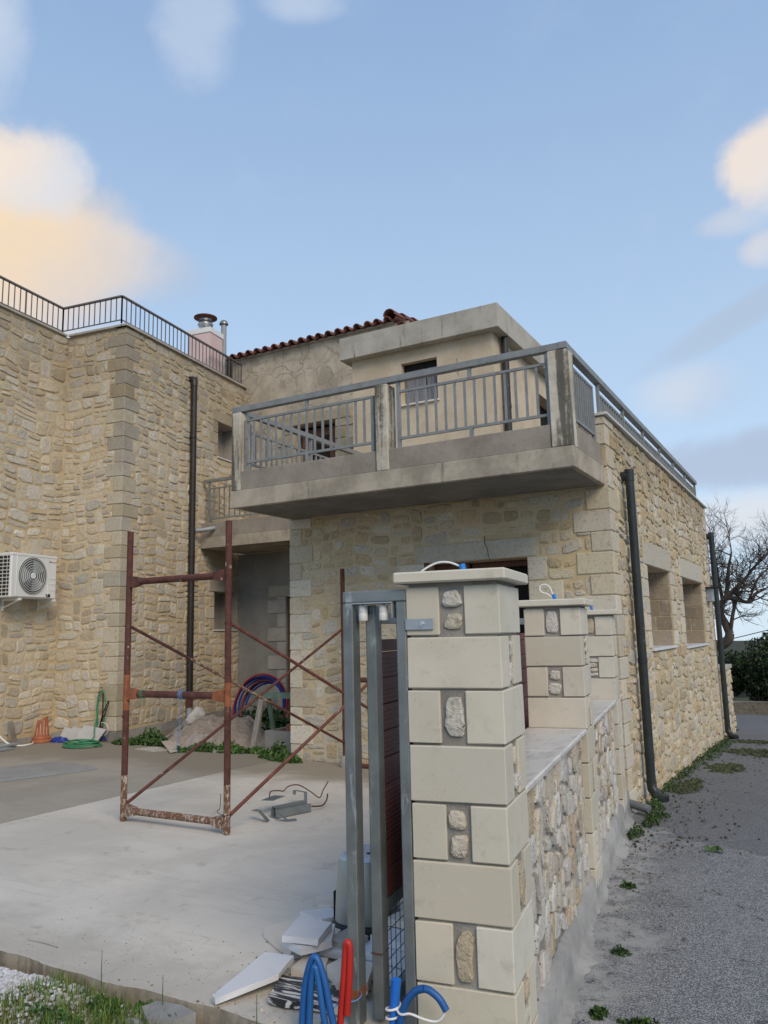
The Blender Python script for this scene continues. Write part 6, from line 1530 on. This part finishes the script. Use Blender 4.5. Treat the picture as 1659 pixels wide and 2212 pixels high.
for _ in range(9000):
    x = rg.uniform(-3.7, -2.15); y = YARD_EDGE - .04 - abs(rg.gauss(0, .30))
    dens = .5 + .5 * math.sin(5.3 * x + 1.0) * math.sin(6 * y + 2 * x) + (.35 if -3.0 < x < -2.35 else -.25) - (.6 if x < -3.05 and y > 2.25 else 0)
    if rg.random() > dens: continue
    k = rg.uniform(.6, 1.5); dry = rg.random() < .22
    blade(mb, rg, x, y, strip_z(x, y), rg.uniform(.015, .075), rg.uniform(.0012, .0028), (k * 1.6, k * 1.1, k * .9) if dry else (k * .85, k, k * .7))
mb.build('grass', M['grass'], label='thin grass growing through the gravel strip', kind='stuff', cat='grass')
weeds('small leafy weeds in the gravel strip', [(-2.62, 2.36, .171, .09, .06, .05, 260), (-2.95, 2.30, .171, .14, .07, .05, 420), (-3.3, 2.18, .171, .15, .06, .05, 300), (-2.45, 2.42, .171, .06, .03, .05, 130), (-2.28, 2.38, .171, .05, .03, .04, 90), (-2.75, 2.2, .171, .2, .06, .06, 420), (-1.9, 2.40, .171, .05, .02, .03, 60)], .022, 8, col=(1.0, 1.05, .8))
for i, (x, y, h, lab) in enumerate(((-2.72, 2.44, .20, 'tall thin weed stem at the slab edge, left of two'), (-2.37, 2.43, .17, 'tall thin weed stem at the slab edge beside the pale concrete lump'), (-1.905, 2.42, .19, 'thin green grass stem in front of the white marble slab'), (-3.33, 2.40, .10, 'short dry stem at the slab edge near the left edge'))):
    m = MB(); m.tube([(x, y, .14), (x - .006, y, .14 + h * .6), (x - .008, y + .003, .14 + h)], [.0022, .0018, .001], 5, (.5, .6, .5)); m.build('weed_stem', M['grass'], label=lab, cat='weed', group='tall weed stems at the slab edge')
m = MB(); m.slab(chip([(-2.45, 2.395), (-2.36, 2.335), (-2.25, 2.36), (-2.20, 2.425), (-2.30, 2.452), (-2.42, 2.448)], j=.008), .13, lambda x, y: .205 + .10 * (y - 2.4) + .05 * (x + 2.3), jag=.010); m.build('concrete_lump', M['footing'], label='flat pale broken concrete slab in the gravel strip', cat='rubble')
rock('concrete_lump', (-2.40, 2.325, .155), .05, .03, .025, 9, 'footing', 'small pale concrete lump in front of the flat concrete slab', 'rubble', sub=3)
rock('concrete_lump', (-2.08, 2.36, .15), .13, .06, .03, 19, 'footing', 'flat crumbled concrete lump in front of the marble slabs', 'rubble', sub=3)
rock('field_stone', (-3.40, 2.33, .16), .07, .05, .045, 11, 'chalk', 'cream stone in the gravel at the left edge', 'stone', sub=3)
rock('field_stone', (-3.05, 2.30, .16), .028, .022, .02, 12, 'chalk', 'small cream stone lying on the white gravel', 'stone', sub=2)
m = MB(); m.tube(smooth_path([(-3.40, 2.60, COURT_Z + .003), (-3.30, 2.606, COURT_Z + .0035), (-3.19, 2.60, COURT_Z + .003)], 5), .0018, 5); m.build('twig', M['grey_wood'], label='thin twig lying on the slab at the left edge', cat='twig')
m = MB(); m.bar((-2.42, 4.05, COURT_Z + .004), (-2.37, 4.06, COURT_Z + .004), .006, .005); m.build('wood_splinter', M['wire'], label='tiny dark splinter lying on the slab left of the motor', cat='splinter')
mb = MB(); rg = random.Random(18)
def lspot(r):
    y = 6.2 + 7.5 * r.random() ** 1.3; x = X_RIGHT + .15 + abs(r.gauss(0, .35)) * (1 + .04 * y) ; return x, y, road_z(x, y) + .004
pebbles(mb, rg, 430, lspot, (.004, .013), [(1, 1, 1), (.6, .55, .5), (1.5, 1.3, 1.1), (.5, .5, .5)])
def lnear(r):
    d = r.uniform(.2, 4.2); p = WP(.06 + abs(r.gauss(0, .16)), d, 0); return p.x, p.y, road_z(p.x, p.y) + .002
pebbles(mb, rg, 520, lnear, (.002, .008), [(3.2, 3.1, 2.9), (2.5, 2.4, 2.2), (1, 1, 1), (1.6, 1.5, 1.4)])
mb.build('grit', M['grit'], label='loose grit and soil washed along the lane edge', kind='stuff', cat='grit')
lf = MB(); rg = random.Random(19)
for (dx, dy, a, s_) in ((0, 0, .3, .05), (.035, .01, 2.0, .045), (-.05, .005, 1.0, .03)):
    c = Vector((-.856 + dx, 6.30 + dy, .012)); u = Vector((math.cos(a), math.sin(a), .15)); v = Vector((-math.sin(a), math.cos(a), .4)).normalized()
    lf.add([c - u * s_, c - u * s_ * .3 + v * s_ * .45 + UP * .012, c + u * s_ * .5 + v * s_ * .3 + UP * .02, c + u * s_, c + u * s_ * .3 - v * s_ * .4 + UP * .008, c - u * s_ * .5 - v * s_ * .3], [(0, 1, 2, 3, 4, 5)], (.9, .85, .6))
lf.build('fallen_leaf', M['leaf'], label='crumpled green leaf lying on the asphalt lane', cat='leaf')
m = MB(); m.tube([WP(-.02, 4.38, .075), WP(.17, 4.29, .045)], .036, 16); m.build('drain_stub', M['pvc_dark'], label='short grey plastic pipe stub coming out at the end of the garden wall', cat='pipe')

mb = MB(); rg = random.Random(28)
def yspot(r): return r.uniform(-3.6, -1.7), YARD_EDGE + abs(r.gauss(0, .25)) + .01, COURT_Z + .001
pebbles(mb, rg, 170, yspot, (.0012, .0035), [(4.2, 4.0, 3.6), (3.2, 2.9, 2.5), (1.8, 1.6, 1.3)])
def hspot(r): return r.gauss(-1.95, .30), 2.85 + r.gauss(0, .3), COURT_Z + .001
pebbles(mb, rg, 260, lambda r: (lambda p: p if p[1] > YARD_EDGE + .01 else (p[0], YARD_EDGE + .02, p[2]))(hspot(r)), (.0015, .007), [(5, 4.9, 4.7), (4, 3.6, 3.0), (2, 1.8, 1.5)])
mb.build('crumbs', M['grit'], label='crumbs of stone and mortar scattered on the yard slab', kind='stuff', cat='grit')
